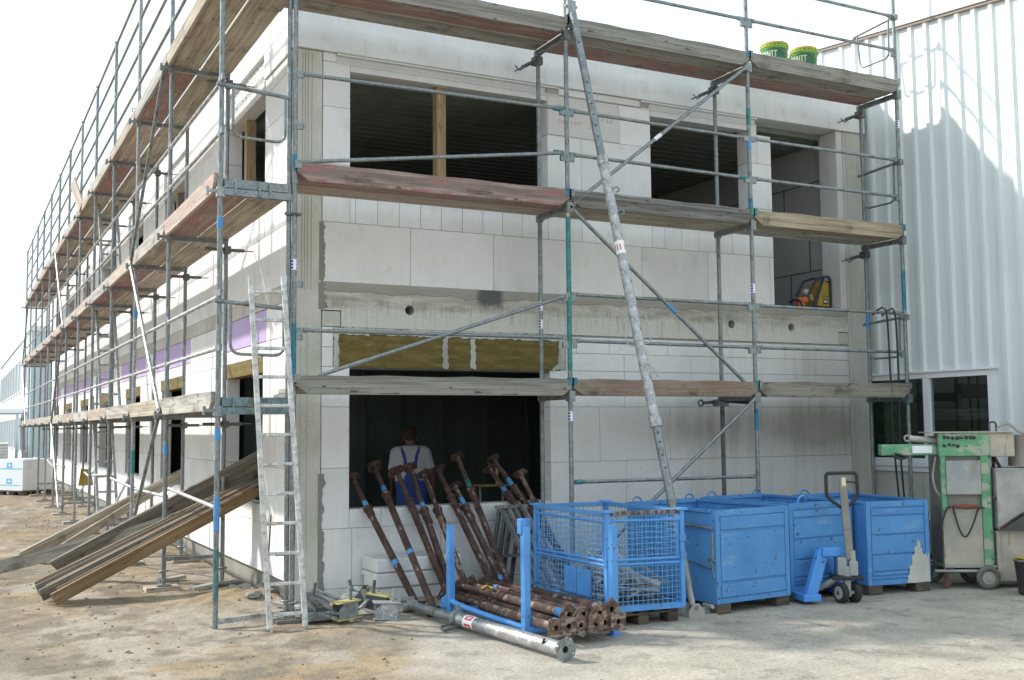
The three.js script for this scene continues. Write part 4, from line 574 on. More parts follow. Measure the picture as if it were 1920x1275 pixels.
// ---------------------------------------------------------------- rusty steel props leaning on the sill
function steelProp(name, label, a, b, o = {}) {                         // a: foot, b: head
  const P = thing(name, label, 'steel prop', [a.x, a.y, a.z], 0, o.group), d = b.clone().sub(a), L = d.length(); d.normalize();
  const at = (m) => a.clone().addScaledVector(d, m), m1 = o.mat ?? mRust, m2 = o.mat2 ?? mRust, s = o.split ?? 0.72;
  part(P, 'outer_tube', [bar(at(0.006), at(L * s), 0.036, 14, 0.036, true)], m1);
  part(P, 'inner_tube', bar(at(L * s - 0.01), at(L - 0.006), 0.027, 12, 0.027, true), m2);
  part(P, 'collar', [bar(at(L * s - 0.1), at(L * s + 0.01), 0.043, 14), bar(at(L * s - 0.02), at(L * s + 0.012), 0.052, 14)], m2, o.collarLabel);
  const sd = d.clone().cross(V(0, 0, 1).addScaledVector(V(1, 0, 0), o.turn ?? 0.3)).normalize(), up = d.clone().cross(sd).normalize();
  if (o.handle !== 0) part(P, 'handle', pipe([at(L * s - 0.05).addScaledVector(sd, 0.04), at(L * s - 0.08).addScaledVector(sd, 0.1).addScaledVector(up, 0.03), at(L * s - 0.14).addScaledVector(sd, 0.08).addScaledVector(up, 0.02), at(L * s - 0.1).addScaledVector(sd, 0.035)], 0.0065, 6, 18), m2);
  for (const [m, end] of [[L - 0.004, 1], [0.004, 0]]) {
    if (end === 0 && o.noFoot) continue;
    const q = (o.tw ?? 0) + end * 0.4, c = [[-0.074, -0.062], [-0.062, -0.074], [0.062, -0.074], [0.074, -0.062], [0.074, 0.062], [0.062, 0.074], [-0.062, 0.074], [-0.074, 0.062]];
    const h = [circ(0, 0, 0.022), ...[[-0.055, -0.055], [0.055, -0.055], [0.055, 0.055], [-0.055, 0.055]].map(([x, y]) => circ(x, y, 0.007))];
    const g = extr(c, 0.007, 0, h).rotateZ(q); uvBox(g, rnd() * 3, rnd()); g.userData.keepUV = true; g.applyMatrix4(new THREE.Matrix4().makeBasis(sd, up, d)); const p = at(m - 0.0035); g.translate(p.x, p.y, p.z);
    part(P, 'end_plate', g, end ? m2 : (o.plateMat ?? m1));
  }
  for (const [f, col, w] of o.bands ?? []) part(P, 'blue_band', bar(at(f * L), at(f * L + (w ?? 0.055)), f > s ? 0.0285 : 0.0375, 14), col ?? mBand);
  return P;
}
{
  const W = [[-0.06, 'first'], [0, 'second']];
  const gp = 'rusty steel props leaning on the window sill';
  const pr = (a, b, label, o) => steelProp('steel_prop', label, V(...a), V(...b), { group: gp, ...o });
  pr([1.0, 0.03, 0.876], [0.699, 1.25, -0.208], 'rusty steel prop with two blue bands, leftmost of those leaning on the sill', { bands: [[0.3], [0.76]], split: 0.74, handle: 0 });
  pr([0.996, 0.03, 1.33], [1.048, 1.35, -0.478], 'long rusty prop with a blue collar, second from the left on the sill', { bands: [[0.36], [0.8, undefined, 0.08]], split: 0.78, tw: 0.3 });
  pr([1.372, 0.03, 0.841], [1.218, 1.31, -0.252], 'dark rusty prop on the sill just left of the one crossing it', { split: 0.75, tw: 0.5 });
  pr([1.42, 0.03, 0.84], [1.378, 1.34, -0.272], 'dark rusty prop with one blue band in front of the worker', { bands: [[0.68]], split: 0.66, tw: 0.2 });
  pr([1.585, 0.03, 0.869], [1.528, 1.262, -0.221], 'rusty prop thickly splashed with white mortar leaning on the sill', { mat: mRustM, split: 0.7 });
  pr([1.893, 0.03, 0.866], [1.71, 1.302, -0.252], 'plain rusty prop with a grey collar leaning right of the mortar splashed one', { split: 0.77, tw: 0.7 });
  pr([2.022, 0.03, 0.838], [1.84, 1.125, -0.091], 'short rusty prop with a light blue collar and blue band near its foot', { bands: [[0.14], [0.82, undefined, 0.09]], split: 0.8 });
  pr([2.06, 0.03, 0.88], [1.996, 1.44, -0.371], 'tall rusty prop with a teal collar leaning close to the short one', { bands: [[0.76, mTeal, 0.1]], split: 0.74, tw: 0.2 });
  pr([2.80, 0.03, 0.86], [2.339, 1.30, -0.248], 'reddish prop with a blue ring leaning left of the mesh crate', { bands: [[0.8]], split: 0.78 });
  pr([2.98, 0.03, 0.8], [2.435, 1.41, -0.36], 'tall rusty prop with a long blue collar at the right of the sill', { bands: [[0.78, undefined, 0.1]], split: 0.76, tw: 0.6 });
  pr([2.86, 0.03, 0.78], [2.701, 1.238, -0.19], 'rusty prop with a pale collar, rightmost of those leaning on the sill', { split: 0.74, mat2: mRustM });
}
// blue stacking rack with props lying in it
{
  const R = thing('stacking_rack', 'blue steel stacking rack with four upright posts holding rusty props', 'rack', [1.49, 0, 2.2]);
  const L1 = V(1.075, 0, 1.5), R1 = V(1.2, 0, 2.75), R2 = V(1.95, 0, 2.93), L2 = V(1.78, 0, 1.68), t = 0.03;
  for (const [p, h] of [[L1, 0.86], [R1, 0.93], [R2, 0.92], [L2, 0.9]]) part(R, 'post', [beam(p.clone(), p.clone().setY(h), 0.062, 0.062, V(0.12, 0, 1), 0.008), beam(p.clone().setY(0), p.clone().setY(0.012), 0.1, 0.1, V(0, 0, 1))], mBlueL);
  part(R, 'post_socket', beam(R1.clone().add(V(-0.02, 0.87, -0.02)), R1.clone().add(V(-0.02, 1.0, -0.02)), 0.06, 0.06, V(0.12, 0, 1), 0.008), mBlueL);
  const y = (p, h) => p.clone().setY(h), sag = (a, b, h0, h1) => pipe([y(a, h0), a.clone().lerp(b, 0.12).setY(h0 * 0.4 + h1 * 0.6 + 0.01), a.clone().lerp(b, 0.5).setY(h1 + 0.005), a.clone().lerp(b, 0.9).setY(h1 - 0.01), y(b, h1 - 0.005)], 0.027, 10, 30);
  part(R, 'side_rail', sag(L1, R1, 0.17, 0.11), mBlueL, 'lower tube of the rack bent down'); part(R, 'side_rail', sag(L2, R2, 0.17, 0.11), mBlueL);
  for (const [a, b] of [[L1, L2], [R1, R2]]) part(R, 'cross_rail', bar(y(a, 0.084), y(b, 0.084), 0.03, 12), mBlueL);
  part(R, 'corner_plate', [extr([[-0.12, 0.05], [-0.12, 0.17], [-0.02, 0.22], [-0.02, 0.1], [-0.06, 0.1], [-0.08, 0.05]], 0.012).rotateY(-1.45).translate(1.06, 0, 1.48), extr([[0.02, 0.06], [0.16, 0.1], [0.16, 0.14], [0.02, 0.2]], 0.012).rotateY(0.1).translate(1.22, 0, 2.78)], mBlueL);
  const gp = 'rusty steel props lying in the blue stacking rack', lo = [[1.23, 1.275], [1.34, 1.39], [1.45, 1.515], [1.56, 1.64], [1.66, 1.745], [1.75, 1.85]], hi = [[1.36, 1.45, 1.12], [1.47, 1.555, 1.08], [1.60, 1.68, 1.14], [1.71, 1.86, 1.1]];
  lo.forEach(([x0, x1], i) => { steelProp('steel_prop', `rusty prop in the bottom row of the blue rack, ${['leftmost', 'second from left', 'third from left', 'third from right', 'second from right', 'rightmost'][i]} of six`, V(x1, 0.152 + 0.006 * (i % 2), 3.13 + 0.04 * Math.sin(i * 3)), V(x0, 0.155, 1.04 - 0.05 * Math.sin(i * 2)), { group: gp, split: 0.62, tw: [0.05, 0.2, 0.6, 0.15, 0.1, 0.05][i], mat: i % 3 === 0 ? mRustM : mRust, mat2: mRust, plateMat: mRustM, bands: i === 1 ? [[0.06, undefined, 0.1]] : i === 4 ? [[0.7]] : [], turn: 2 }); });
  hi.forEach(([x0, x1, z], i) => steelProp('steel_prop', ['rusty prop with blue paint behind its plate, uppermost left in the rack', 'rusty prop with a wide blue band, second of the rack\'s upper layer', 'rusty prop of the rack\'s upper layer with a blue ring near its far end', 'rusty prop lying uppermost right in the rack next to the mesh crate'][i], V(x1, 0.228 + 0.004 * i, 3.04 + 0.05 * (i % 3)), V(x0, 0.23, z), { split: 0.6, tw: [0.75, 0.7, 0.78, 0.72][i], mat: i === 0 ? mRustM : mRust, plateMat: mRustM, turn: 2, bands: [[[0.05, undefined, 0.09]], [[0.04, undefined, 0.14]], [[0.86]], []][i] }));
  const k = single('yellow_tag', 'small yellow plastic tag on the rusty props in the rack', 'tag', pipe([V(1.36, 0.262, 1.58), V(1.39, 0.285, 1.61), V(1.42, 0.275, 1.57), V(1.45, 0.262, 1.63)], 0.014, 6), mYellow);
}
// galvanised push-pull prop lying in front
{
  const a = V(0.87, 0.075, 1.02), b = V(1.07, 0.085, 3.62), { P, at } = (() => { const P = thing('push_pull_prop', 'galvanised push-pull prop with a red and white label lying before the blue rack', 'steel prop', [a.x, 0, a.z]); return { P, at: (t) => a.clone().lerp(b, t) }; })();
  part(P, 'outer_tube', bar(at(0.36), at(0.995), 0.056, 20, 0.056, true), mAlu); part(P, 'inner_tube', bar(at(0.04), at(0.36), 0.042, 16), mGal);
  part(P, 'collar', [bar(at(0.345), at(0.372), 0.074, 18), bar(at(0.338), at(0.35), 0.06, 18), B(0.925, 0.965, 0.13, 0.2, 1.93, 1.97, 0.008)], mGal);
  part(P, 'lever', bend([V(0.93, 0.05, 1.95), V(0.74, 0.035, 2.02), V(0.735, 0.02, 2.12), V(0.90, 0.03, 2.05)], 0.012, 0.03), mGalD);
  part(P, 'label', wrapBar(at(0.425), at(0.49), 0.0568), std({ map: canvasTex(256, 128, (c, w, h) => { c.fillStyle = '#eee9e6'; c.fillRect(0, 0, w, h); c.fillStyle = '#c2323c'; for (let i = 0; i < 4; i++) { c.fillRect(i * 64 + 6, 20, 40, 84); c.fillStyle = '#eee9e6'; c.fillRect(i * 64 + 18, 34, 6, 54); c.fillRect(i * 64 + 30, 34, 6, 54); c.fillStyle = '#c2323c'; } }) }));
  const h = [circ(0, 0, 0.026), ...[[-0.058, -0.058], [0.058, -0.058], [0.058, 0.058], [-0.058, 0.058]].map(([x, y]) => circ(x, y, 0.009))];
  part(P, 'end_plate', extr([[-0.05, -0.082], [0.05, -0.082], [0.082, -0.05], [0.082, 0.05], [0.05, 0.082], [-0.05, 0.082], [-0.082, 0.05], [-0.082, -0.05]], 0.01, 0, h).rotateZ(0.35).rotateY(0.08).translate(b.x, 0.09, b.z), mGal);
  part(P, 'pin_hole', bar(V(1.0, 0.105, 3.4), V(1.002, 0.105, 3.4).add(V(0, 0.0, 0.0)).add(V(-0.0, 0.038, 0.028)), 0.009, 8), mBlack);
  part(P, 'foot_joint', [bar(V(0.78, 0.06, 0.99), V(0.95, 0.06, 0.96), 0.05, 14), B(0.8, 0.94, 0.0, 0.14, 0.93, 0.945), bar(V(0.78, 0.1, 0.95), V(0.79, 0.14, 0.93), 0.03, 10), bar(V(0.865, 0.07, 0.97), at(0.06), 0.036, 12)], mDirtM);
}
// three aerated concrete slabs stacked by the wall
{
  const gp = 'loose white slabs stacked by the wall';
  const sl = (x0, x1, y0, y1, z0, z1, t, l) => { const o = single('aerated_block', l, 'concrete block', B(x0, x1, y0, y1, z0, z1, 0.018), aac[2], gp); o.rotation.y = t; return o; };
  sl(0.73, 1.66, 0.315, 0.455, 0.02, 0.46, 0, 'white aerated concrete slab, topmost of the small stack under the window'); sl(0.72, 1.68, 0.165, 0.311, 0.02, 0.455, 0.004, 'white slab in the middle of the small stack, one corner cut off'); sl(0.78, 1.62, -0.05, 0.161, 0.03, 0.43, 0, 'grey dusty slab at the bottom of the small stack under the window');
}
// brackets lying by the corner
{
  const br = (x, y, z, t, tilt, l, m1, m2) => {
    const o = thing('formwork_bracket', l, 'bracket', [x, y, z], t, 'formwork brackets heaped at the corner'); o.rotation.z = tilt;
    part(o, 'side_plate', [extr([[0, 0], [0.2, 0], [0.2, 0.13], [0.05, 0.13], [0, 0.08]], 0.006).translate(0, 0, -0.06)], m1, null, { local: true }); part(o, 'side_plate', [extr([[0, 0], [0.2, 0], [0.2, 0.13], [0.05, 0.13], [0, 0.08]], 0.006).translate(0, 0, 0.06)], m1, null, { local: true });
    part(o, 'back_plate', B(0.0, 0.206, 0.0, 0.132, -0.052, -0.047), m1, null, { local: true }); part(o, 'edge_flange', [B(-0.02, 0.23, 0.135, 0.147, -0.07, 0.08, 0.003), B(-0.02, 0.23, -0.012, -0.002, -0.03, 0.08, 0.003)], m2, null, { local: true });
    part(o, 'upright_bar', B(0.15, 0.175, 0.148, 0.27, -0.012, 0.012, 0.003), m1, null, { local: true });
    part(o, 'clamp_bar', [beam(V(0.02, 0.05, 0.07), V(-0.14, 0.1, 0.1), 0.022, 0.022)], m1, null, { local: true });
    return o;
  };
  const yel = std({ map: tDirtM, color: new THREE.Color().setRGB(0.95, 0.86, 0.4), roughness: 0.7 });
  br(0.05, 0.05, 1.26, 0.25, 0.05, 'galvanised bracket with a pale yellow top, nearest the ladder', mGal, yel); br(0.44, 0.02, 1.2, -0.2, -0.05, 'shiny galvanised bracket right of the yellow topped one', mGalL, mGalL);
  br(0.28, 0.03, 0.92, 0.7, 0.5, 'grey bracket lying aslant behind the others by the pillar', mGal, mGal); br(0.62, 0.04, 1.05, 2.3, 0.1, 'bracket with yellow pads standing beside the foot of the leftmost prop', mGalD, yel); br(-0.02, 0.03, 0.98, 1.9, 0.35, 'grey bracket tipped up against the corner pillar', mGalD, mGalD); br(0.45, 0.12, 0.75, 1.1, -0.3, 'galvanised bracket thrown on top at the back of the heap', mGal, mGalL);
  const st = (a, b, l, m = mGal, w = 0.035) => single('steel_strip', l, 'steel strip', beam(V(...a), V(...b), w, 0.02), m, 'steel strips heaped at the corner');
  st([-0.12, 0.22, 0.85], [0.1, 0.1, 1.2], 'grey angle strip leaning up at the corner pillar', mGalD, 0.06); st([0.0, 0.25, 0.75], [0.3, 0.12, 1.1], 'second grey strip leaning up behind the yellow topped bracket', mGal, 0.05); st([0.3, 0.1, 1.15], [0.62, 0.2, 0.8], 'thin bright strip lying across the bracket heap', mGalL, 0.025); st([-0.1, 0.1, 1.2], [0.05, 0.06, 1.3], 'short tube end sticking out left of the yellow topped bracket', mGal, 0.03);
  single('steel_trough', 'grey steel trough lying flat at the foot of the corner pillar', 'steel profile', [B(-0.2, 0.12, 0.03, 0.04, 0.98, 1.16), B(-0.2, 0.12, 0.04, 0.11, 0.98, 0.986), B(-0.2, 0.12, 0.04, 0.11, 1.154, 1.16)], mGal);
}
// galvanised trestle frames leaning behind the rack
{
  const gp = 'folded galvanised trestle frames leaning on the wall';
  [['leftmost', 2.28, 0], ['second', 2.35, 0.02], ['third', 2.42, 0.03], ['rightmost', 2.52, 0.06]].forEach(([w, x, d], i) => {
    const o = thing('trestle_frame', `folded galvanised trestle leaning on the wall behind the rack, ${w} of the four`, 'trestle', [x, 0, 0.5], 0, gp), m = i % 2 ? tint(mGalL, 0.7, 0.7, 0.62) : mGal;
    part(o, 'front_leg', beam(V(x + 0.2, 0.02, 0.72 + d), V(x, 0.88, 0.16 + d), 0.035, 0.05), m); part(o, 'rear_leg', beam(V(x - 0.22, 0.02, 0.3), V(x - 0.01, 0.87, 0.13 + d), 0.032, 0.045), mGalD); part(o, 'cross_strut', beam(V(x - 0.1, 0.38, 0.26), V(x + 0.1, 0.4, 0.5), 0.02, 0.03), mGalD); part(o, 'head', beam(V(x - 0.04, 0.89, 0.1), V(x + 0.05, 0.9, 0.22), 0.05, 0.03), m);
  });
}
// ---------------------------------------------------------------- blue wire mesh crate on a pallet
{
  const A = V(2.03, 0, 1.42), Bc = V(2.08, 0, 2.63), C = V(2.83, 0, 2.70), D = V(2.80, 0, 1.47), y0 = 0.135, y1 = 1.0;
  const K = thing('mesh_crate', 'blue wire mesh crate with a folding front standing on a wooden pallet', 'mesh crate', [2.43, 0, 2.05]);
  const at = (p, y) => p.clone().setY(y), tb = 0.022;
  for (const [p, s] of [[A, 1], [Bc, 1], [C, 1], [D, 1]]) part(K, 'corner_post', beam(at(p, y0), at(p, y1), 0.045, 0.045, V(0, 0, 1), 0.006), mBlueL);
  for (const [a, b] of [[A, Bc], [Bc, C], [C, D], [D, A]]) {
    const d = b.clone().sub(a), L = d.length(); d.normalize();
    part(K, 'bottom_rail', beam(at(a, y0 + 0.02), at(b, y0 + 0.02), 0.04, 0.05), mBlueL); part(K, 'top_rail', beam(at(a, y1 - 0.01), at(b, y1 - 0.01), 0.035, 0.035, V(0, 1, 0), 0.004), a === Bc ? tint(mRustM, 0.7, 0.8, 1) : mBlue);
    const front = a === A || a === Bc;
    if (front) { part(K, 'middle_rail', [bar(at(a, 0.58), at(b, 0.575), 0.014, 10), bar(at(a, 0.54), at(b, 0.535), 0.014, 10)], mBlueL); part(K, 'flap_rail', bar(at(a, 0.925), at(b, 0.915), 0.013, 10), mBlueL); part(K, 'flap_stile', [0.04, 0.95].map((t) => bar(a.clone().addScaledVector(d, L * t).setY(0.575), a.clone().addScaledVector(d, L * t).setY(0.925), 0.011, 8)), mBlueL); }
    const g = []; const st = 0.05; for (let s = st; s < L - 0.02; s += st) { const p = a.clone().addScaledVector(d, s), off = front && a === Bc && s > L * 0.8 ? 0.02 : 0; g.push(bar(at(p, y0 + 0.04), at(p, y1 - 0.02), 0.003, 5)); }
    for (let y = y0 + 0.08; y < y1 - 0.02; y += st) g.push(bar(at(a, y).addScaledVector(d, 0.02), at(b, y).addScaledVector(d, -0.02), 0.003, 5));
    part(K, 'wire_mesh', g, mWire, undefined, { kind: 'stuff' });
  }
  const d = Bc.clone().sub(A), n = V(-1, 0, 0.04);
  part(K, 'name_plate', [beam(A.clone().lerp(Bc, 0.43).add(V(-0.012, 0.36, 0)), A.clone().lerp(Bc, 0.60).add(V(-0.012, 0.36, 0)), 0.008, 0.24), beam(A.clone().lerp(Bc, 0.61).add(V(-0.012, 0.355, 0)), A.clone().lerp(Bc, 0.79).add(V(-0.012, 0.355, 0)), 0.008, 0.24)], mBlueL, 'blue sheet plate on the mesh');
  part(K, 'corner_cup', [[A, y1], [Bc, y1], [C, y1], [D, y1]].map(([p, y]) => beam(at(p, y).add(V(-0.05, 0.01, 0)), at(p, y).add(V(0.05, 0.01, 0)), 0.08, 0.02)), mBlueL, undefined);
  part(K, 'hinge_clip', [[A, 0.7], [Bc, 0.56], [C, 0.6], [C, 0.75]].map(([p, y]) => B(p.x - 0.03, p.x + 0.03, y - 0.03, y + 0.03, p.z - 0.025, p.z + 0.035, 0.004)), mBlue, undefined, { kind: 'stuff' });
  part(K, 'floor_panel', B(2.05, 2.81, y0 + 0.01, y0 + 0.03, 1.45, 2.64), mGalD);
  // contents
  const gp = 'galvanised tubes lying in the mesh crate';
  for (let i = 0; i < 15; i++) { const z = 2.6 - (i % 5) * 0.075 - rr(0, 0.04), y = 0.2 + Math.floor(i / 5) * 0.065 + rr(0, 0.02), x = 2.14 + rr(0, 0.05); single('scaffold_tube', 'short galvanised tube lying in the blue mesh crate', 'steel tube', bar(V(x, y + 0.09 - (i % 3) * 0.03, z - 0.35 - rr(0, 0.3)), V(2.62 + rr(0, 0.14), y, z - rr(0, 0.03)), 0.019, 10), pick([mGal, mGalL, mDirtM]), gp); }
  for (let i = 0; i < 7; i++) { const x = rr(2.15, 2.55), z = rr(1.6, 2.45); single('scaffold_tube', 'galvanised tube sticking up across the blue mesh crate', 'steel tube', beam(V(x, 0.42 + 0.03 * i, z), V(x + rr(0.05, 0.2), 0.3 + rr(0, 0.14), z + rr(0.15, 0.4)), 0.04, 0.02), pick([mGal, mDirtM, mGalL]), 'tubes sticking up in the mesh crate'); }
  const cl = []; for (let i = 0; i < 60; i++) { const x = rr(2.1, 2.5), z = rr(1.5, 2.5), y = rr(0.2, 0.42); cl.push(new THREE.TorusGeometry(0.036, 0.013, 5, 9, 5).rotateX(rr(0, 3)).rotateY(rr(0, 3)).translate(x, y, z)); }
  const c = part(scene, 'scaffold_clamps', cl, mDirtM); c.userData = { kind: 'stuff', label: 'heap of greyish scaffold clamps in the bottom of the mesh crate', category: 'scaffold clamps' };
}
function pallet(label, x, z, w, d, turn = 0, group) {
  const P = thing('pallet', label, 'pallet', [x, 0, z], turn, group), L = { local: true };
  for (const bx of [-w / 2 + 0.06, 0, w / 2 - 0.06]) for (const bz of [-d / 2 + 0.07, 0, d / 2 - 0.07]) part(P, 'block', B(bx - 0.055, bx + 0.055, 0.001, 0.085, bz - 0.07, bz + 0.07, 0.006), mPallet, null, L);
  for (const bz of [-d / 2 + 0.05, 0, d / 2 - 0.05]) part(P, 'runner', B(-w / 2, w / 2, 0.087, 0.104, bz - 0.05, bz + 0.05, 0.003), mPallet, null, L);
  for (let i = 0; i < 5; i++) { const bx = -w / 2 + 0.06 + i * (w - 0.12) / 4; part(P, 'slat', B(bx - 0.05, bx + 0.05, 0.106, 0.124, -d / 2, d / 2, 0.003), mPallet, null, L); }
  return P;
}
pallet('dark wooden pallet under the blue mesh crate', 2.44, 2.05, 0.76, 1.2, 0.0);
// ---------------------------------------------------------------- blue steel bins
function steelBin(label, x, z, w, d, turn, kind, top) {                 // x, z: middle of the front bottom edge, front towards +z
  const K = thing('steel_bin', label, 'steel bin', [x, 0, z], turn, 'blue steel bins in a row before the wall'), L = { local: true }, y0 = 0.1, y1 = top, t = 0.012, h = w / 2;
  part(K, 'front_panel', B(-h + 0.03, h - 0.03, y0 + 0.01, y1 - 0.03, -0.02, -0.008), mBlue, null, L);
  part(K, 'side_panel', B(-h, -h + t, y0, y1 - 0.02, -d, -0.01), mBlue, null, L); part(K, 'side_panel', B(h - t, h, y0, y1 - 0.02, -d, -0.01), mBlue, null, L); part(K, 'back_panel', B(-h + t, h - t, y0, y1 - 0.02, -d, -d + t), mBlue, null, L); part(K, 'bottom', B(-h + t, h - t, y0, y0 + 0.02, -d + t, -0.022), mBlue, null, L);
  part(K, 'corner_post', [B(-h - 0.006, -h + 0.05, y0 - 0.005, y1, -0.05, 0.006, 0.006)], mBlue, null, L); part(K, 'corner_post', [B(h - 0.05, h + 0.006, y0 - 0.005, y1, -0.05, 0.006, 0.006)], mBlue, null, L);
  part(K, 'front_frame', [B(-h + 0.052, h - 0.052, y1 - 0.06, y1 + 0.002, -0.03, 0.004, 0.004)], mBlue, null, L); part(K, 'front_sill', B(-h + 0.052, h - 0.052, y0 - 0.004, y0 + 0.045, -0.03, 0.005, 0.005), mBlue, null, L);
  if (kind === 0) for (const [a, b] of [[y0 + 0.05, 0.275], [0.30, 0.752], [0.777, y1 - 0.065]]) part(K, 'pressed_panel', B(-h + 0.056, h - 0.056, a, b, -0.014, 0.008, 0.01), mBlue, null, L);
  else { const ss = [y0 + 0.05, 0.187, 0.232, 0.405, 0.61, y1 - 0.15, y1 - 0.065]; for (let i = 0; i + 1 < ss.length; i++) part(K, 'pressed_panel', B(-h + 0.056, h - 0.056, ss[i] + 0.008, ss[i + 1] - 0.008, -0.014, 0.006, 0.008), mBlue, null, L); }
  part(K, 'rim', [B(-h - 0.02, -h + 0.03, y1 - 0.025, y1 + 0.005, -d - 0.02, -0.052, 0.005)], mBlue, null, L); part(K, 'rim', [B(h - 0.03, h + 0.02, y1 - 0.025, y1 + 0.004, -d - 0.02, -0.052, 0.005)], mBlue, null, L); part(K, 'rim', [B(-h + 0.032, h - 0.032, y1 - 0.03, y1 + 0.012, -d - 0.025, -d + 0.03, 0.005)], mBlue, null, L);
  for (const bx of [-h + 0.09, h - 0.09]) for (const bz of [-0.09, -d + 0.09]) part(K, 'foot', B(bx - 0.09, bx + 0.09, 0.001, y0 - 0.004, bz - 0.075, bz + 0.085, 0.006), mPallet, null, L);
  part(K, 'lifting_eye', [new THREE.TorusGeometry(0.06, 0.009, 6, 18, Math.PI).translate(-h + 0.12, y1, -d + 0.02)], mBlue, null, L); part(K, 'lifting_eye', [new THREE.TorusGeometry(0.06, 0.009, 6, 18, Math.PI).translate(h - 0.12, y1, -d + 0.02)], mBlue, null, L);
  return { K, L, h };
}
{
  const { K, L } = steelBin('blue steel bin with two broad panels, leftmost of the three beside the mesh crate', 3.78, 2.55, 0.97, 1.3, 0.105, 0, 0.965);
  const s = [B(-0.5, -0.486, 0.60, 0.61, -1.2, -0.06), B(-0.497, -0.486, 0.32, 0.325, -1.2, -0.06)];
  part(K, 'side_bar', bar(V(-0.51, 0.83, -0.75), V(-0.51, 0.80, -0.02), 0.012), mGal, null, L); part(K, 'lock', [B(-0.497, -0.487, 0.66, 0.8, -0.52, -0.46, 0.004), new THREE.TorusGeometry(0.028, 0.009, 6, 14).rotateY(Math.PI / 2).translate(-0.5, 0.72, -0.49)], mBlue, null, L);
  part(K, 'latch', [bar(V(-0.5, 0.34, -0.02), V(-0.5, 0.5, -0.05), 0.009), B(-0.52, -0.47, 0.5, 0.515, -0.1, 0.0), bar(V(-0.5, 0.5, -0.03), V(-0.5, 0.76, -0.03), 0.014)], mGal, null, L);
  part(K, 'side_rod', pipe([V(-0.5, 0.48, -0.8), V(-0.505, 0.47, -0.4), V(-0.5, 0.42, -0.06)], 0.006, 6), mGalD, null, L);
  part(K, 'grey_tab', extr([[-0.035, 0.09], [0.035, 0.09], [0.035, 0.02], [0.02, -0.01], [-0.02, -0.01], [-0.035, 0.02]], 0.006).rotateY(-Math.PI / 2).translate(-0.498, 0.85, -0.5), mDirtM, null, L);
  part(K, 'front_tab', [B(-0.39, -0.388, 0.8, 0.9, 0.0, 0.004), B(-0.28, -0.278, 0.8, 0.9, 0.0, 0.004), B(-0.39, -0.278, 0.798, 0.801, 0.0, 0.004)], mBlue, null, L);
}
{
  const { K, L } = steelBin('blue steel bin with four ribs, middle one of the row behind the pallet truck', 4.86, 2.32, 0.93, 1.25, 0.1, 1, 0.97);
  part(K, 'lifting_hook', bend([V(-0.36, 0.93, 0.0), V(-0.34, 1.03, 0.02), V(-0.27, 1.05, 0.02), V(-0.22, 1.0, 0.0)], 0.011, 0.03), mBlueL, null, L);
}
{
  const { K, L } = steelBin('blue steel bin with pale plaster splashed over its lower right corner', 5.745, 2.50, 0.79, 1.25, -0.12, 1, 0.955);
  const pts = []; const out = [[0.09, 0.105], [0.385, 0.105], [0.385, 0.40], [0.36, 0.36], [0.34, 0.40], [0.32, 0.385], [0.30, 0.41], [0.275, 0.46], [0.265, 0.53], [0.245, 0.54], [0.235, 0.49], [0.205, 0.46], [0.185, 0.39], [0.16, 0.37], [0.16, 0.29], [0.12, 0.26], [0.13, 0.2], [0.1, 0.17]];
  for (let i = 0; i < out.length; i++) { const a = out[i], b = out[(i + 1) % out.length]; for (let k = 0; k < 3; k++) pts.push([a[0] + (b[0] - a[0]) * k / 3 + rr(-0.006, 0.006), a[1] + (b[1] - a[1]) * k / 3 + rr(-0.008, 0.008)]); }
  part(K, 'plaster_splash', extr(pts, 0.006).translate(0, 0, 0.0055), mMortar, 'splashed plaster', L); part(K, 'edge_rod', bar(V(0.405, 0.62, -0.0), V(0.405, 0.84, -0.0), 0.006), mBlack, null, L);
}
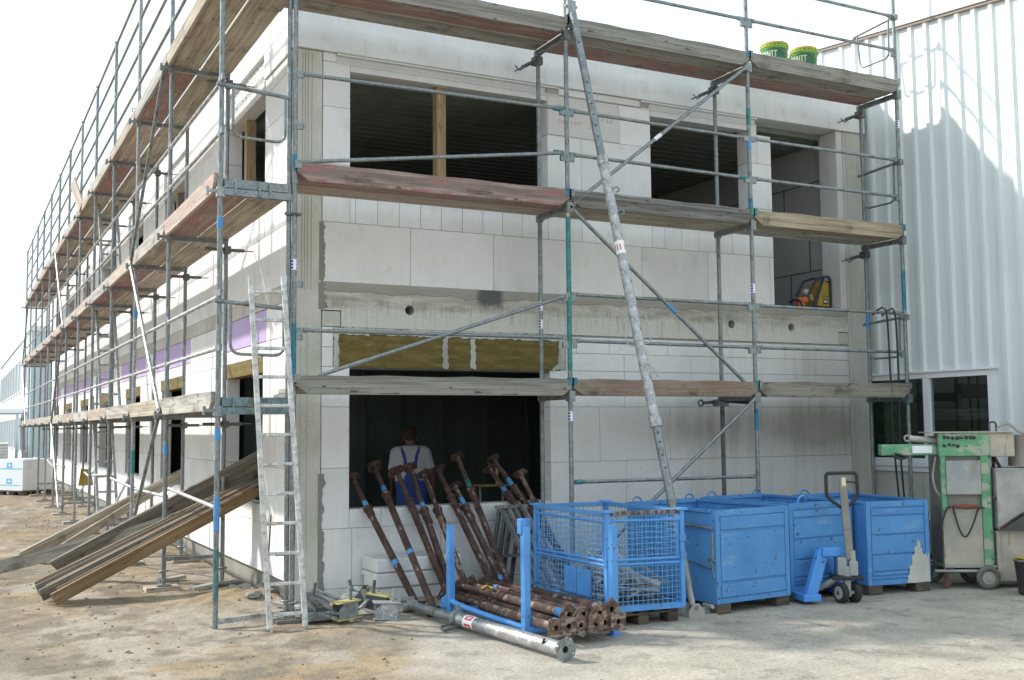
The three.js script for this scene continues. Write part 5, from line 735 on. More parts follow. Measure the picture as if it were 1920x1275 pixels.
// ---------------------------------------------------------------- pallet truck
{
  const c = V(4.86, 0, 2.66), T = thing('pallet_truck', 'hand pallet truck with blue forks and a grey tiller standing before the bins', 'pallet truck', [c.x, 0, c.z], -0.6), L = { local: true };
  for (const s of [-1, 1]) { const w = part(T, 'wheel', [new THREE.CylinderGeometry(0.098, 0.098, 0.055, 28).rotateZ(Math.PI / 2).translate(s * 0.075, 0.1, 0), new THREE.TorusGeometry(0.086, 0.018, 8, 28).rotateY(Math.PI / 2).translate(s * 0.09, 0.1, 0)], mRubber, null, L); w.rotation.y = 0.45; part(w, 'rim', [new THREE.CylinderGeometry(0.064, 0.064, 0.06, 20).rotateZ(Math.PI / 2).translate(s * 0.08, 0.1, 0)], mDirtM, null, L); const sp = []; for (let k = 0; k < 5; k++) sp.push(B(-0.012, 0.012, 0.014, 0.06, -0.034, 0.034).rotateX(k * 1.2566).translate(s * 0.082, 0.1, 0)); part(w, 'hub', [new THREE.CylinderGeometry(0.02, 0.02, 0.08, 12).rotateZ(Math.PI / 2).translate(s * 0.08, 0.1, 0)], mGalD, null, L); }
  part(T, 'axle_fork', [B(-0.03, 0.03, 0.06, 0.24, -0.035, 0.03, 0.006), B(-0.11, 0.11, 0.085, 0.115, -0.015, 0.015)], mDirtM, null, L);
  part(T, 'base_plate', [B(-0.15, 0.15, 0.225, 0.262, -0.14, 0.07, 0.01)], mBlack, null, L);
  part(T, 'pump_body', [B(-0.095, -0.005, 0.265, 0.44, -0.07, 0.04, 0.012), B(0.015, 0.1, 0.265, 0.41, -0.04, 0.06, 0.014), new THREE.CylinderGeometry(0.03, 0.034, 0.12, 14).translate(0.055, 0.45, 0.01), new THREE.CylinderGeometry(0.05, 0.055, 0.1, 14).translate(0.0, 0.31, 0.0)], mDirtM, null, L);
  part(T, 'tiller', [beam(V(0.03, 0.42, 0.02), V(-0.01, 1.2, -0.03), 0.075, 0.035, V(0, 0, 1), 0.008)], tint(mDirtM, 0.62, 0.6, 0.56), 'grey tiller arm', L);
  part(T, 'handle', bend([V(-0.03, 0.93, -0.02), V(-0.15, 1.02, -0.025), V(-0.17, 1.06, -0.025), V(-0.17, 1.27, -0.035), V(0.13, 1.275, -0.035), V(0.135, 1.06, -0.025), V(0.115, 1.02, -0.025), V(0.02, 0.93, -0.02)], 0.0175, 0.035, 10), mBlack, 'black loop handle', L); part(T, 'release_lever', pipe([V(0.0, 1.19, -0.02), V(0.06, 1.185, -0.01), V(0.11, 1.18, 0.0)], 0.008, 6), mBlack, null, L);
  part(T, 'label', B(-0.022, 0.018, 1.13, 1.23, -0.012, -0.009), std({ map: canvasTex(64, 128, (g, w, h) => { g.fillStyle = '#d8d2b0'; g.fillRect(0, 0, w, h); g.fillStyle = '#555'; for (let i = 0; i < 4; i++) { g.fillRect(10, 10 + i * 30, 44, 12); g.fillStyle = '#c9b860'; g.fillRect(6, 26 + i * 30, 52, 6); g.fillStyle = '#555'; } }) }), null, L);
  // head frame and forks run to the back left
  const tf = (g) => { g.rotateY(0.35); return g; }, mTruck = tint(mBlueL, 0.86, 0.96, 1.02);
  part(T, 'head_frame', [beam(V(-0.40, 0.07, -0.02), V(-0.21, 0.5, -0.10), 0.13, 0.06, V(0.3, 0.2, 1), 0.008), beam(V(-0.235, 0.49, -0.10), V(-0.02, 0.49, -0.10), 0.13, 0.085, V(0, 1, 0), 0.012), beam(V(0.1, 0.07, -0.36), V(0.03, 0.48, -0.2), 0.1, 0.05, V(0.3, 0.2, 1), 0.008)].map(tf), mTruck, 'blue head frame', L);
  part(T, 'fork', tf(B(-0.5, -0.31, 0.03, 0.1, -0.55, 0.05, 0.01)), mTruck, null, L); part(T, 'fork', tf(B(0.06, 0.22, 0.03, 0.095, -0.9, -0.3, 0.01)), mTruck, null, L);
  part(T, 'pump_rod', bar(V(-0.26, 0.12, -0.1), V(-0.08, 0.24, -0.02), 0.03, 10), mDirtM, null, L);
}

// ---------------------------------------------------------------- boards leaning into the ground-floor windows of the long side
{
  const gp = 'boards leaning into the windows of the long side', pl = (a, b, w, t, up, l, m) => single('board', l, 'board', beam(V(...a), V(...b), t, w, V(...up), 0.004), m, gp);
  const nm = ['nearest', 'second nearest', 'third nearest', 'fourth nearest', 'fifth nearest', 'farthest'], ms = [mWoodY, mWoodT, mWoodG, mWoodY, mWoodG, mWoodT];
  for (let i = 0; i < 6; i++) pl([-2.13 - 0.035 * i + [0, 0.1, -0.03, 0.08, 0.02, 0.05][i], 0.075 + 0.012 * i + [0, 0.04, 0, 0.03, 0, 0.02][i], -1.10 - 0.1 * i], [0.42, 1.285 + 0.012 * i, -1.42 - 0.062 * i], [0.13, 0.115, 0.125, 0.105, 0.12, 0.11][i], [0.04, 0.032, 0.04, 0.03, 0.038, 0.034][i], [0, 1, [0.05, -0.12, 0.1, 0, -0.08, 0.06][i]], `weathered board on edge in the long bundle leaning into the window, ${nm[i]} of six`, tint(ms[i], ...[[0.62, 0.58, 0.53], [0.72, 0.66, 0.58], [0.55, 0.52, 0.5], [0.8, 0.7, 0.6], [0.6, 0.56, 0.52], [0.68, 0.62, 0.55]][i]));
  pl([-1.92, 0.13, -3.25], [0.14, 1.46, -1.36], 0.27, 0.04, [-0.55, 0.75, 0.35], 'broad dark board leaning above the bundle into the first side window', tint(mWoodG, 0.5, 0.48, 0.45));
  { const c = new THREE.CatmullRomCurve3([V(-2.75, 0.06, -3.95), V(-1.8, 0.36, -3.2), V(-0.9, 0.68, -2.25), V(0.1, 1.14, -1.6)]), P = c.getSpacedPoints(30), L = c.getLength(), pos = [], uv = [];
    const ring = P.map((p, i) => { const t = P[Math.min(30, i + 1)].clone().sub(P[Math.max(0, i - 1)]).normalize(), sd = t.clone().cross(V(0, 1, 0)).normalize().multiplyScalar(0.021), up = sd.clone().normalize().cross(t).multiplyScalar(0.08); return [[-1, -1], [1, -1], [1, 1], [-1, 1]].map(([a, b]) => p.clone().addScaledVector(sd, a).addScaledVector(up, b)); });
    const quad = (a, b, c2, d, ua, ub, va, vb) => { for (const [p, u, v] of [[a, ua, va], [b, ub, va], [c2, ub, vb], [a, ua, va], [c2, ub, vb], [d, ua, vb]]) { pos.push(p.x, p.y, p.z); uv.push(u, v); } };
    for (let i = 0; i < 30; i++) for (let k = 0; k < 4; k++) { const k2 = (k + 1) % 4; quad(ring[i][k], ring[i + 1][k], ring[i + 1][k2], ring[i][k2], i / 30 * L, (i + 1) / 30 * L, k * 0.17, k * 0.17 + (k % 2 ? 0.16 : 0.042)); }
    quad(...ring[0], 0, 0.04, 0, 0.16); quad(...ring[30], 0, 0.04, 0, 0.16);
    const g = new THREE.BufferGeometry(); g.setAttribute('position', new THREE.Float32BufferAttribute(pos, 3)); g.setAttribute('uv', new THREE.Float32BufferAttribute(uv, 2)); g.computeVertexNormals(); g.userData.keepUV = true; single('board', 'long sagging grey board running out of the left edge from the first window', 'board', g, tint(mWoodG, 0.68, 0.66, 0.62), gp); }
  pl([-2.20, 0.07, -5.32], [0.25, 1.19, -6.02], 0.15, 0.042, [0, 1, 0], 'pale board on edge leaning into the second side window, nearer of the pair', mWoodT);
  pl([-2.17, 0.08, -5.42], [0.25, 1.21, -6.10], 0.15, 0.04, [0, 1, 0], 'board on edge leaning into the second side window, farther of the pair', mWoodG);
  pl([-2.0, 0.03, -5.0], [-0.1, 1.03, -6.0], 0.12, 0.03, [0.3, 1, 0], 'thin board slanting under the pair at the second side window', mWoodT);
  single('red_board', 'pale red board lying on the ground under the side scaffold', 'board', beam(V(-0.62, 0.05, -7.4), V(-0.55, 0.07, -9.9), 0.3, 0.04, V(0, 1, 0), 0.004), mWoodR);
  [['yellowish board end lying at the foot of the second upright', -0.55, 0.03, -1.55, 0.4], ['grey board offcut beside the corner upright', -0.2, 0.06, -0.4, 1.2], ['short plank offcut lying under the leaning bundle', -0.75, 0.03, -2.4, 0.2], ['dark stone plate against the wall foot near the corner', -0.12, 0.05, 0.3, 2.2]].forEach(([l, x, y, z, t]) => { const o = single('board_offcut', l, 'board offcut', B(-0.16, 0.16, -0.02, 0.022, -0.05, 0.05, 0.006), pick([mWoodY, mWoodG, mWoodT])); o.position.set(x, y, z); o.rotation.set(0.05, t, 0.07); });
  single('thin_rod', 'thin rusty rod leaning on the sunlit wall behind the ladder', 'rod', pipe([V(-0.25, 0.02, 0.0), V(-0.2, 0.2, -0.3), V(-0.08, 0.5, -0.6), V(-0.02, 0.85, -0.75)], 0.008, 6), mRust);
  const rub = []; for (let i = 0; i < 26; i++) { const g = new THREE.IcosahedronGeometry(1, 1), p = g.attributes.position; for (let k = 0; k < p.count; k++) { const f = 0.75 + 0.5 * NT[(Math.round(p.getX(k) * 40) * 13 + Math.round(p.getY(k) * 40) * 71 + Math.round(p.getZ(k) * 40) * 131 + i * 999) & 65535]; p.setXYZ(k, p.getX(k) * f, p.getY(k) * f * 0.5, p.getZ(k) * f); } g.computeVertexNormals(); const q = rr(0.4, 1); rub.push(g.scale(0.09 * q, 0.08 * q, 0.085 * q).rotateY(rr(0, 6)).translate(-0.28 + rr(-0.2, 0.24), 0.06 + rr(0, 0.04), -0.55 + rr(-0.4, 0.3))); }
  const rb = part(scene, 'rubble', rub, mConD); rb.userData = { kind: 'stuff', label: 'heap of grey rubble at the foot of the corner', category: 'rubble' };
}
// ---------------------------------------------------------------- hanging cables, buckets, machine in the opening
single('hanging_cable', 'pair of dark cables hanging over the lower guard rail beside the hall', 'cable', [pipe([V(7.18, 3.13, 0.86), V(7.2, 3.19, 0.95), V(7.27, 3.14, 1.0), V(7.3, 2.4, 1.0), V(7.31, 1.6, 1.0), V(7.36, 0.7, 1.02)], 0.012, 8, 50), pipe([V(7.33, 3.12, 0.87), V(7.36, 3.185, 0.95), V(7.43, 3.12, 0.99), V(7.45, 2.3, 0.99), V(7.42, 1.5, 1.0), V(7.43, 0.65, 1.04)], 0.012, 8, 50)], mBlack);
{
  const lab = canvasTex(1024, 256, (c, w, h) => { c.fillStyle = '#4f8c34'; c.fillRect(0, 0, w, h); for (const x of [0, 512]) { c.fillStyle = '#2f6a3e'; c.fillRect(x + 60, 20, 330, 236); c.fillStyle = '#7e2438'; c.fillRect(x + 190, 120, 200, 136); c.fillStyle = '#c8d2ba'; c.font = 'bold 84px sans-serif'; c.fillText('ORNIT', x + 6, 104); } c.fillStyle = '#7fc048'; c.fillRect(0, 0, w, 16); });
  const ring = canvasTex(1024, 48, (c, w, h) => { c.fillStyle = '#a8aa2c'; c.fillRect(0, 0, w, h); c.fillStyle = '#3d8a1c'; for (let x = 0; x < w; x += 46) c.fillRect(x, 12, 22 + (x % 3) * 5, 24); });
  const mLab = std({ map: lab, roughness: 0.5 }), mRing = std({ map: ring, roughness: 0.5 });
  const bucket = (x, z, t, l) => { const o = thing('paint_bucket', l, 'bucket', [x, FY[2] + 0.07, z], t, 'green paint buckets on the top deck'), L = { local: true };
    const body = new THREE.CylinderGeometry(0.165, 0.145, 0.36, 36, 1, true).translate(0, 0.18, 0); body.userData.keepUV = true; part(o, 'body', body, mLab, null, L); part(o, 'bottom', new THREE.CylinderGeometry(0.144, 0.144, 0.01, 30).translate(0, 0.006, 0), mGreenP, null, L);
    const rg = new THREE.CylinderGeometry(0.176, 0.174, 0.045, 36, 1, true).translate(0, 0.375, 0); rg.userData.keepUV = true; part(o, 'lid_ring', rg, mRing, null, L); part(o, 'lid', [new THREE.CylinderGeometry(0.16, 0.176, 0.018, 36).translate(0, 0.406, 0)], tint(mRed, 0.55, 0.12, 0.05), null, L); part(o, 'handle', pipe([V(-0.175, 0.33, 0), V(-0.13, 0.22, 0.16), V(0, 0.17, 0.195), V(0.13, 0.22, 0.16), V(0.175, 0.33, 0)], 0.004, 6), mGal, null, L); };
  bucket(5.9, 0.64, 1.0, 'green paint bucket with a red lid on the top deck, nearer the upright'); bucket(6.36, 0.66, 1.0, 'green paint bucket with a red lid on the top deck, nearer the hall');
}
{
  const o = thing('yellow_machine', 'small yellow motor machine with a dark tube frame standing in the tall upper opening', 'machine', [7.12, 3.292, -0.24], 0.12), L = { local: true };
  part(o, 'tank', [extr([[0.1, 0.06], [0.31, 0.05], [0.31, 0.37], [0.2, 0.39], [0.165, 0.3]], 0.2, 0.012).translate(0, 0, -0.1)], mYellow, null, L); part(o, 'base', [B(0.02, 0.34, 0.0, 0.055, -0.12, 0.12, 0.01)], mBlack, null, L);
  part(o, 'tube_frame', [bend([V(0.345, 0.02, 0.11), V(0.35, 0.44, 0.11), V(0.28, 0.47, 0.11), V(0.06, 0.41, 0.11), V(-0.08, 0.2, 0.11)], 0.016, 0.04), bend([V(0.345, 0.02, -0.11), V(0.35, 0.44, -0.11), V(0.28, 0.47, -0.11), V(0.06, 0.41, -0.11), V(-0.08, 0.2, -0.11)], 0.016, 0.04), bar(V(0.22, 0.45, 0.11), V(0.0, 0.04, 0.11), 0.018), bar(V(0.35, 0.4, -0.11), V(0.35, 0.4, 0.11), 0.014)], std({ color: new THREE.Color().setRGB(0.035, 0.045, 0.07), roughness: 0.5 }), null, L);
  part(o, 'motor', [new THREE.CylinderGeometry(0.055, 0.065, 0.12, 16).translate(-0.13, 0.1, 0.0), B(-0.16, -0.06, 0.09, 0.17, -0.06, 0.08, 0.02)], mOrange, 'orange motor', L); part(o, 'air_filter', [new THREE.SphereGeometry(0.05, 14, 10).translate(-0.06, 0.24, 0.03), new THREE.CylinderGeometry(0.025, 0.025, 0.14, 12).rotateZ(0.6).translate(0.0, 0.2, 0.05)], mDirtM, null, L); part(o, 'skid', [pipe([V(-0.24, 0.1, 0.09), V(-0.2, 0.03, 0.1), V(0.0, 0.02, 0.1)], 0.014, 6), pipe([V(-0.24, 0.1, 0.09), V(-0.25, 0.13, 0), V(-0.24, 0.1, -0.09)], 0.014, 6)], mBlack, null, L);
  part(o, 'plate', [B(0.19, 0.28, 0.09, 0.15, 0.112, 0.116)], mBlack, null, L); part(o, 'line', B(0.18, 0.3, 0.19, 0.2, 0.112, 0.115), mBlack, null, L); part(o, 'letters', [0, 1, 2].map((i) => B(0.2 + i * 0.025, 0.215 + i * 0.025, 0.105, 0.137, 0.116, 0.118)), mWhite, null, { local: true, kind: 'stuff' });
}
// ---------------------------------------------------------------- plastering machine, hopper, pump, bucket
{
  const o = thing('plastering_machine', 'worn green and grey plastering machine on wheels with a side arm and steel hopper', 'machine', [6.37, 0, 2.54], -0.545), L = { local: true };
  part(o, 'housing', [B(0.02, 0.5, 0.26, 1.62, -0.5, -0.05, 0.006)], tint(mDirtM, 0.55, 0.56, 0.55), 'grey inner housing', L);
  part(o, 'frame_post', B(0.0, 0.05, 0.8, 1.63, -0.055, 0.0, 0.006), mGreenP, null, L); part(o, 'frame_post', B(0.415, 0.51, 0.25, 1.63, -0.055, 0.004, 0.006), mGreenP, null, L); part(o, 'frame_post', B(0.5, 0.545, 0.25, 1.63, -0.5, -0.06, 0.006), mGreenP, null, L);
  part(o, 'head_panel', B(-0.015, 0.525, 1.41, 1.655, -0.06, 0.01, 0.006), mGreenP, 'green head panel with dark blotched lettering', L);
  const blot = []; for (let r = 0; r < 2; r++) for (let i = 0; i < 8 - r * 4; i++) blot.push(extr(Array.from({ length: 7 }, (_, k) => [0.023 * Math.cos(k * 0.9) * rr(0.5, 1.2), 0.03 * Math.sin(k * 0.9) * rr(0.4, 1.2)]), 0.004).translate(0.045 + i * 0.045 + rr(-0.008, 0.008), 1.605 - r * 0.085 + rr(-0.008, 0.008), 0.01)); part(o, 'dark_lettering', blot, mBlack, null, { local: true, kind: 'stuff' });
  part(o, 'upper_door', B(0.05, 0.41, 1.0, 1.36, -0.05, 0.016, 0.004), tint(mDirtM, 0.95, 0.99, 1.0), 'grey sheet door', L); part(o, 'lower_panel', [B(0.0, 0.41, 0.25, 0.84, -0.05, 0.0, 0.004)], mDirtB, 'plaster covered lower panel', L); part(o, 'shelf', B(0.05, 0.43, 0.84, 0.86, -0.2, -0.0), mDirtM, null, L);
  part(o, 'top_cover', [B(-0.1, 0.78, 1.657, 1.668, -0.42, 0.03), B(0.522, 0.78, 1.4, 1.655, -0.4, 0.0, 0.01)], mDirtB, 'cream top cover', L); part(o, 'lifting_loop', [bend([V(0.56, 1.665, -0.1), V(0.56, 1.77, -0.1), V(0.63, 1.77, -0.1), V(0.63, 1.665, -0.1)], 0.012, 0.03)], mGalD, null, L); part(o, 'pipe', [pipe([V(0.64, 1.72, -0.08), V(0.74, 1.75, -0.05), V(0.85, 1.66, 0.0), V(1.0, 1.65, 0)], 0.018, 8)], mDirtB, null, L);
  part(o, 'side_arm', [B(-0.6, -0.005, 1.415, 1.535, -0.22, -0.08, 0.012)], mGreenP, 'green arm reaching to the left', L); part(o, 'arm_plate', [B(-0.27, -0.06, 1.44, 1.52, -0.078, -0.074)], mWhite, null, L); part(o, 'hook', [pipe([V(-0.5, 1.42, -0.06), V(-0.42, 1.38, -0.03), V(-0.34, 1.4, -0.05), V(-0.46, 1.44, -0.06)], 0.012, 6)], mBlack, null, L); part(o, 'top_pipe', [bar(V(-0.28, 1.6, -0.15), V(0.0, 1.57, -0.15), 0.035), new THREE.TorusGeometry(0.03, 0.01, 6, 12).translate(-0.3, 1.6, -0.15)], mDirtM, null, L);
  part(o, 'cable', [pipe([V(0.08, 0.87, 0.02), V(0.02, 0.83, 0.04), V(-0.06, 0.6, 0.06), V(-0.11, 0.35, 0.05), V(-0.15, 0.14, 0.03)], 0.011, 8, 40), pipe([V(0.1, 0.87, 0.02), V(0.16, 0.62, 0.04), V(0.22, 0.56, 0.05), V(0.3, 0.7, 0.05), V(0.36, 0.84, 0.03), V(0.43, 0.86, 0.02)], 0.009, 8, 40)], mBlack, null, L);
  part(o, 'red_plug', [bar(V(0.11, 0.875, 0.02), V(0.24, 0.872, 0.02), 0.018, 12, 0.024), bar(V(0.24, 0.872, 0.02), V(0.37, 0.87, 0.02), 0.024, 12, 0.014)], tint(mDirtM, 0.62, 0.16, 0.1), 'red cable plug', L); part(o, 'hose', [pipe([V(-0.02, 1.4, -0.1), V(-0.07, 1.2, -0.06), V(-0.05, 1.05, -0.05), V(0.0, 0.98, -0.06)], 0.014, 8)], tint(mDirtB, 0.9, 0.8, 0.72), null, L);
  part(o, 'chassis', [bar(V(-0.1, 0.19, -0.02), V(0.45, 0.19, -0.02), 0.016), bar(V(-0.1, 0.2, -0.45), V(0.5, 0.2, -0.45), 0.016), B(0.0, 0.54, 0.225, 0.25, -0.5, 0.0, 0.004)], mDirtM, null, L);
  for (const [x, z] of [[0.44, 0.02], [0.44, -0.5], [0.02, -0.5]]) { const w = part(o, 'wheel', [new THREE.TorusGeometry(0.095, 0.032, 10, 28).translate(x, 0.125, z)], tint(mDirtM, 0.36, 0.36, 0.35), null, L); part(w, 'rim', [new THREE.CylinderGeometry(0.08, 0.08, 0.03, 24).rotateX(Math.PI / 2).translate(x, 0.125, z), new THREE.CylinderGeometry(0.03, 0.03, 0.06, 14).rotateX(Math.PI / 2).translate(x, 0.125, z)], mDirtB, null, L); }
  part(o, 'castor', [B(0.0, 0.04, 0.1, 0.22, -0.06, -0.03), new THREE.CylinderGeometry(0.045, 0.045, 0.03, 16).rotateX(Math.PI / 2).translate(0.02, 0.06, -0.04)], mRust, null, L);
  // hopper and cabinet on the right
  part(o, 'hopper', [extr([[0.56, 0.64], [0.9, 0.86], [1.2, 0.9], [1.2, 1.27], [0.56, 1.27]], 0.42, 0.004).translate(0, 0, -0.38)], mDirtM, 'steel hopper with rusty edges', L); part(o, 'hopper_edge', beam(V(0.555, 0.635, 0.047), V(0.905, 0.862, 0.047), 0.008, 0.02), mRust, null, L); part(o, 'hopper_rim', B(0.55, 1.2, 1.262, 1.278, 0.03, 0.052), mDirtM, null, L);
  part(o, 'hopper_foot', [extr([[0.575, 0.62], [0.92, 0.83], [1.2, 0.86], [1.2, 0.62]], 0.4).translate(0, 0, -0.385)], tint(mDirtM, 0.25, 0.25, 0.25), null, L); part(o, 'cabinet', [B(0.56, 1.15, 0.08, 0.615, -0.42, -0.05, 0.006), B(0.56, 0.6, 0.08, 0.61, -0.05, -0.03, 0.004)], mDirtB, 'pale cabinet below the hopper', L); part(o, 'drum', [new THREE.CylinderGeometry(0.22, 0.22, 0.34, 28).translate(1.02, 1.46, -0.22)], tint(mDirtB, 1, 0.86, 0.8), null, L); part(o, 'strut', [B(0.6, 0.63, 1.28, 1.4, -0.2, -0.17), beam(V(0.66, 1.28, -0.12), V(0.6, 1.4, -0.12), 0.03, 0.03), B(0.52, 0.56, 0.95, 0.97, 0.0, 0.03)], mRust, null, L);
}
{
  const o = thing('pump_box', 'pale grey box with a flat lid on a low cart behind the plastering machine', 'machine', [7.35, 0, 1.42], -0.3), L = { local: true };
  part(o, 'box', B(-0.3, 0.35, 0.22, 0.6, -0.25, 0.25, 0.012), tint(mDirtB, 0.95, 0.98, 1.02), null, L); part(o, 'lid', B(-0.32, 0.37, 0.602, 0.63, -0.27, 0.27, 0.008), mDirtM, null, L); part(o, 'cart', [B(-0.4, 0.4, 0.16, 0.2, -0.25, 0.25, 0.005), bar(V(-0.5, 0.17, 0.1), V(-0.2, 0.12, 0.2), 0.015)], mGalD, null, L);
  for (const x of [-0.3, 0.3]) for (const z of [-0.22, 0.22]) part(o, 'wheel', new THREE.CylinderGeometry(0.08, 0.08, 0.04, 18).rotateX(Math.PI / 2).translate(x, 0.081, z), mRubber, null, L);
}
{
  const o = thing('mortar_bucket', 'black rubber mortar bucket with a yellow grip at the right edge', 'bucket', [6.83, 0.0, 3.235]), L = { local: true };
  part(o, 'body', new THREE.LatheGeometry([[0.0, 0.004], [0.12, 0.004], [0.128, 0.02], [0.158, 0.33], [0.17, 0.335], [0.168, 0.35], [0.152, 0.348], [0.12, 0.03], [0, 0.025]].map((p) => new THREE.Vector2(...p)), 36), mRubber, null, L); part(o, 'rim_rope', new THREE.TorusGeometry(0.164, 0.011, 8, 36).rotateX(Math.PI / 2).translate(0, 0.35, 0), tint(mDirtM, 0.55, 0.58, 0.55), null, L);
  part(o, 'handle', pipe([V(-0.17, 0.34, -0.02), V(-0.12, 0.37, 0.1), V(0, 0.36, 0.165), V(0.12, 0.37, 0.1), V(0.17, 0.34, -0.02)], 0.006, 6), mGal, null, L); part(o, 'grip', pipe([V(-0.19, 0.37, -0.06), V(-0.175, 0.385, -0.01), V(-0.14, 0.37, 0.06)], 0.013, 8), mYellow, null, L);
}
{ // small bracket and yellow board on the sill, tube inside
  const o = thing('yellow_trestle', 'small yellow topped stand just inside the ground-floor window at the right', 'stand', [2.62, 0.04, -0.75]), L = { local: true };
  part(o, 'top', B(-0.2, 0.16, 1.03, 1.05, -0.12, 0.12), tint(mYellow, 0.5, 0.42, 0.1), null, L); for (const x of [-0.17, 0.13]) part(o, 'leg', B(x, x + 0.02, 0, 1.03, -0.01, 0.01), mGal, null, L); part(o, 'pin', B(0.05, 0.075, 1.05, 1.25, -0.01, 0.01), mWoodY, null, L);
  single('ceiling_lamp', 'small pale lamp under the dark ceiling behind the right upper window', 'lamp', [new THREE.CylinderGeometry(0.02, 0.07, 0.1, 16).rotateX(-0.5).translate(6.9, 5.02, -3.6), beam(V(6.35, 5.12, -3.6), V(6.88, 5.07, -3.6), 0.03, 0.03)], mWhite);
}
// ---------------------------------------------------------------- the worker inside, seen from behind
{
  const sm = (a, b, k) => { const h = Math.max(k - Math.abs(a - b), 0) / k; return Math.min(a, b) - h * h * k * 0.25; };
  const cap = (p, a, b, r1, r2) => { const bx = b[0] - a[0], by = b[1] - a[1], bz = b[2] - a[2], px = p[0] - a[0], py = p[1] - a[1], pz = p[2] - a[2], t = clamp((px * bx + py * by + pz * bz) / (bx * bx + by * by + bz * bz)); return Math.hypot(px - bx * t, py - by * t, pz - bz * t) - (r1 + (r2 - r1) * t); };
  const ell = (p, c, r) => { const x = (p[0] - c[0]) / r[0], y = (p[1] - c[1]) / r[1], z = (p[2] - c[2]) / r[2], k = Math.hypot(x, y, z); return (k - 1) * Math.min(...r); };
  function field(sdf, min, size, cell) {                              // cube of edge size from min
    const n = Math.ceil(size / cell), mc = new MarchingCubes(n, undefined, false, false, 220000); mc.isolation = 0;
    for (let k = 0; k < n; k++) for (let j = 0; j < n; j++) for (let i = 0; i < n; i++) mc.field[i + j * n + k * n * n] = -sdf([min[0] + i * cell, min[1] + j * cell, min[2] + k * cell]);
    mc.update(); const c = mc.count, g = new THREE.BufferGeometry(), P = new Float32Array(c * 3), Nn = new Float32Array(c * 3), h = n / 2;
    for (let i = 0; i < c; i++) for (let q = 0; q < 3; q++) { P[3 * i + q] = min[q] + (mc.positionArray[3 * i + q] * h + h) * cell; Nn[3 * i + q] = mc.normalArray[3 * i + q]; }
    g.setAttribute('position', new THREE.BufferAttribute(P, 3)); g.setAttribute('normal', new THREE.BufferAttribute(Nn, 3)); g.computeVertexNormals(); return g;
  }
  // joints: person faces +z; s = -1 is the person's right. Left arm bent forward and low, right arm reaching forward
  const J = { hipL: [0.09, 0.9, 0], hipR: [-0.09, 0.9, 0], knL: [0.1, 0.49, 0.02], knR: [-0.1, 0.49, 0.02], anL: [0.11, 0.09, -0.03], anR: [-0.11, 0.09, -0.03], shL: [0.185, 1.405, 0], shR: [-0.185, 1.405, 0], elL: [0.245, 1.13, 0.02], elR: [-0.27, 1.14, 0.02], wrL: [0.24, 0.95, 0.2], wrR: [-0.27, 0.92, 0.1] };
  const torso = (p, e) => sm(sm(ell(p, [0, 1.25, 0], [0.185 + e, 0.24 + e, 0.115 + e]), ell(p, [0, 1.0, 0], [0.165 + e, 0.2 + e, 0.11 + e]), 0.12), cap(p, [-0.15, 1.4, 0], [0.15, 1.4, 0], 0.06 + e, 0.06 + e), 0.08);
  const legs = (p, e) => Math.min(sm(cap(p, J.hipL, J.knL, 0.09 + e, 0.062 + e), cap(p, J.knL, J.anL, 0.062 + e, 0.045 + e), 0.04), sm(cap(p, J.hipR, J.knR, 0.09 + e, 0.062 + e), cap(p, J.knR, J.anR, 0.062 + e, 0.045 + e), 0.04));
  const arms = (p, e) => Math.min(sm(cap(p, J.shL, J.elL, 0.056 + e, 0.044 + e), cap(p, J.elL, J.wrL, 0.042 + e, 0.029 + e), 0.03), sm(cap(p, J.shR, J.elR, 0.056 + e, 0.044 + e), cap(p, J.elR, J.wrR, 0.042 + e, 0.029 + e), 0.03));
  const headSdf = (p) => { let d = ell(p, [0, 1.625, 0.015], [0.076, 0.105, 0.094]); d = sm(d, ell(p, [0, 1.56, 0.05], [0.055, 0.06, 0.055]), 0.04); d = sm(d, cap(p, [0, 1.615, 0.105], [0, 1.59, 0.118], 0.012, 0.016), 0.02); for (const s of [-1, 1]) { d = sm(d, ell(p, [s * 0.078, 1.605, 0.005], [0.012, 0.032, 0.02]), 0.01); d = Math.max(d, -ell(p, [s * 0.032, 1.622, 0.112], [0.016, 0.009, 0.014])); } d = Math.max(d, -ell(p, [0, 1.552, 0.108], [0.024, 0.004, 0.012])); return sm(d, cap(p, [0, 1.42, -0.01], [0, 1.55, 0.0], 0.058, 0.052), 0.03); };
  const handPts = (w, dir, s) => { // palm and five bent fingers
    const D = V(...dir).normalize(), S = V(1, 0, 0).addScaledVector(D, -D.x).normalize(), N = S.clone().cross(D).normalize().multiplyScalar(1), W = V(...w), q = (a, b, c) => W.clone().addScaledVector(D, a).addScaledVector(S, b).addScaledVector(N, c).toArray(); const caps = [[q(0.0, 0, 0), q(0.05, 0, 0), 0.026, 0.03], [q(0.03, -0.025, 0), q(0.085, -0.028, 0), 0.015, 0.013], [q(0.03, 0.025, 0), q(0.08, 0.028, 0), 0.015, 0.013]];
    [[-0.031, 0.066], [-0.011, 0.078], [0.010, 0.072], [0.03, 0.056]].forEach(([o, l]) => { const k1 = q(0.088, o, 0), k2 = q(0.088 + l * 0.45, o * 1.1, -0.012), k3 = q(0.088 + l * 0.75, o * 1.1, -0.035), k4 = q(0.088 + l * 0.85, o * 1.05, -0.055); caps.push([k1, k2, 0.0095, 0.009], [k2, k3, 0.009, 0.0082], [k3, k4, 0.0082, 0.007]); });
    caps.push([q(0.02, -s * 0.028, 0), q(0.06, -s * 0.055, -0.015), 0.013, 0.011], [q(0.06, -s * 0.055, -0.015), q(0.09, -s * 0.055, -0.035), 0.0105, 0.0085]); return caps;
  };
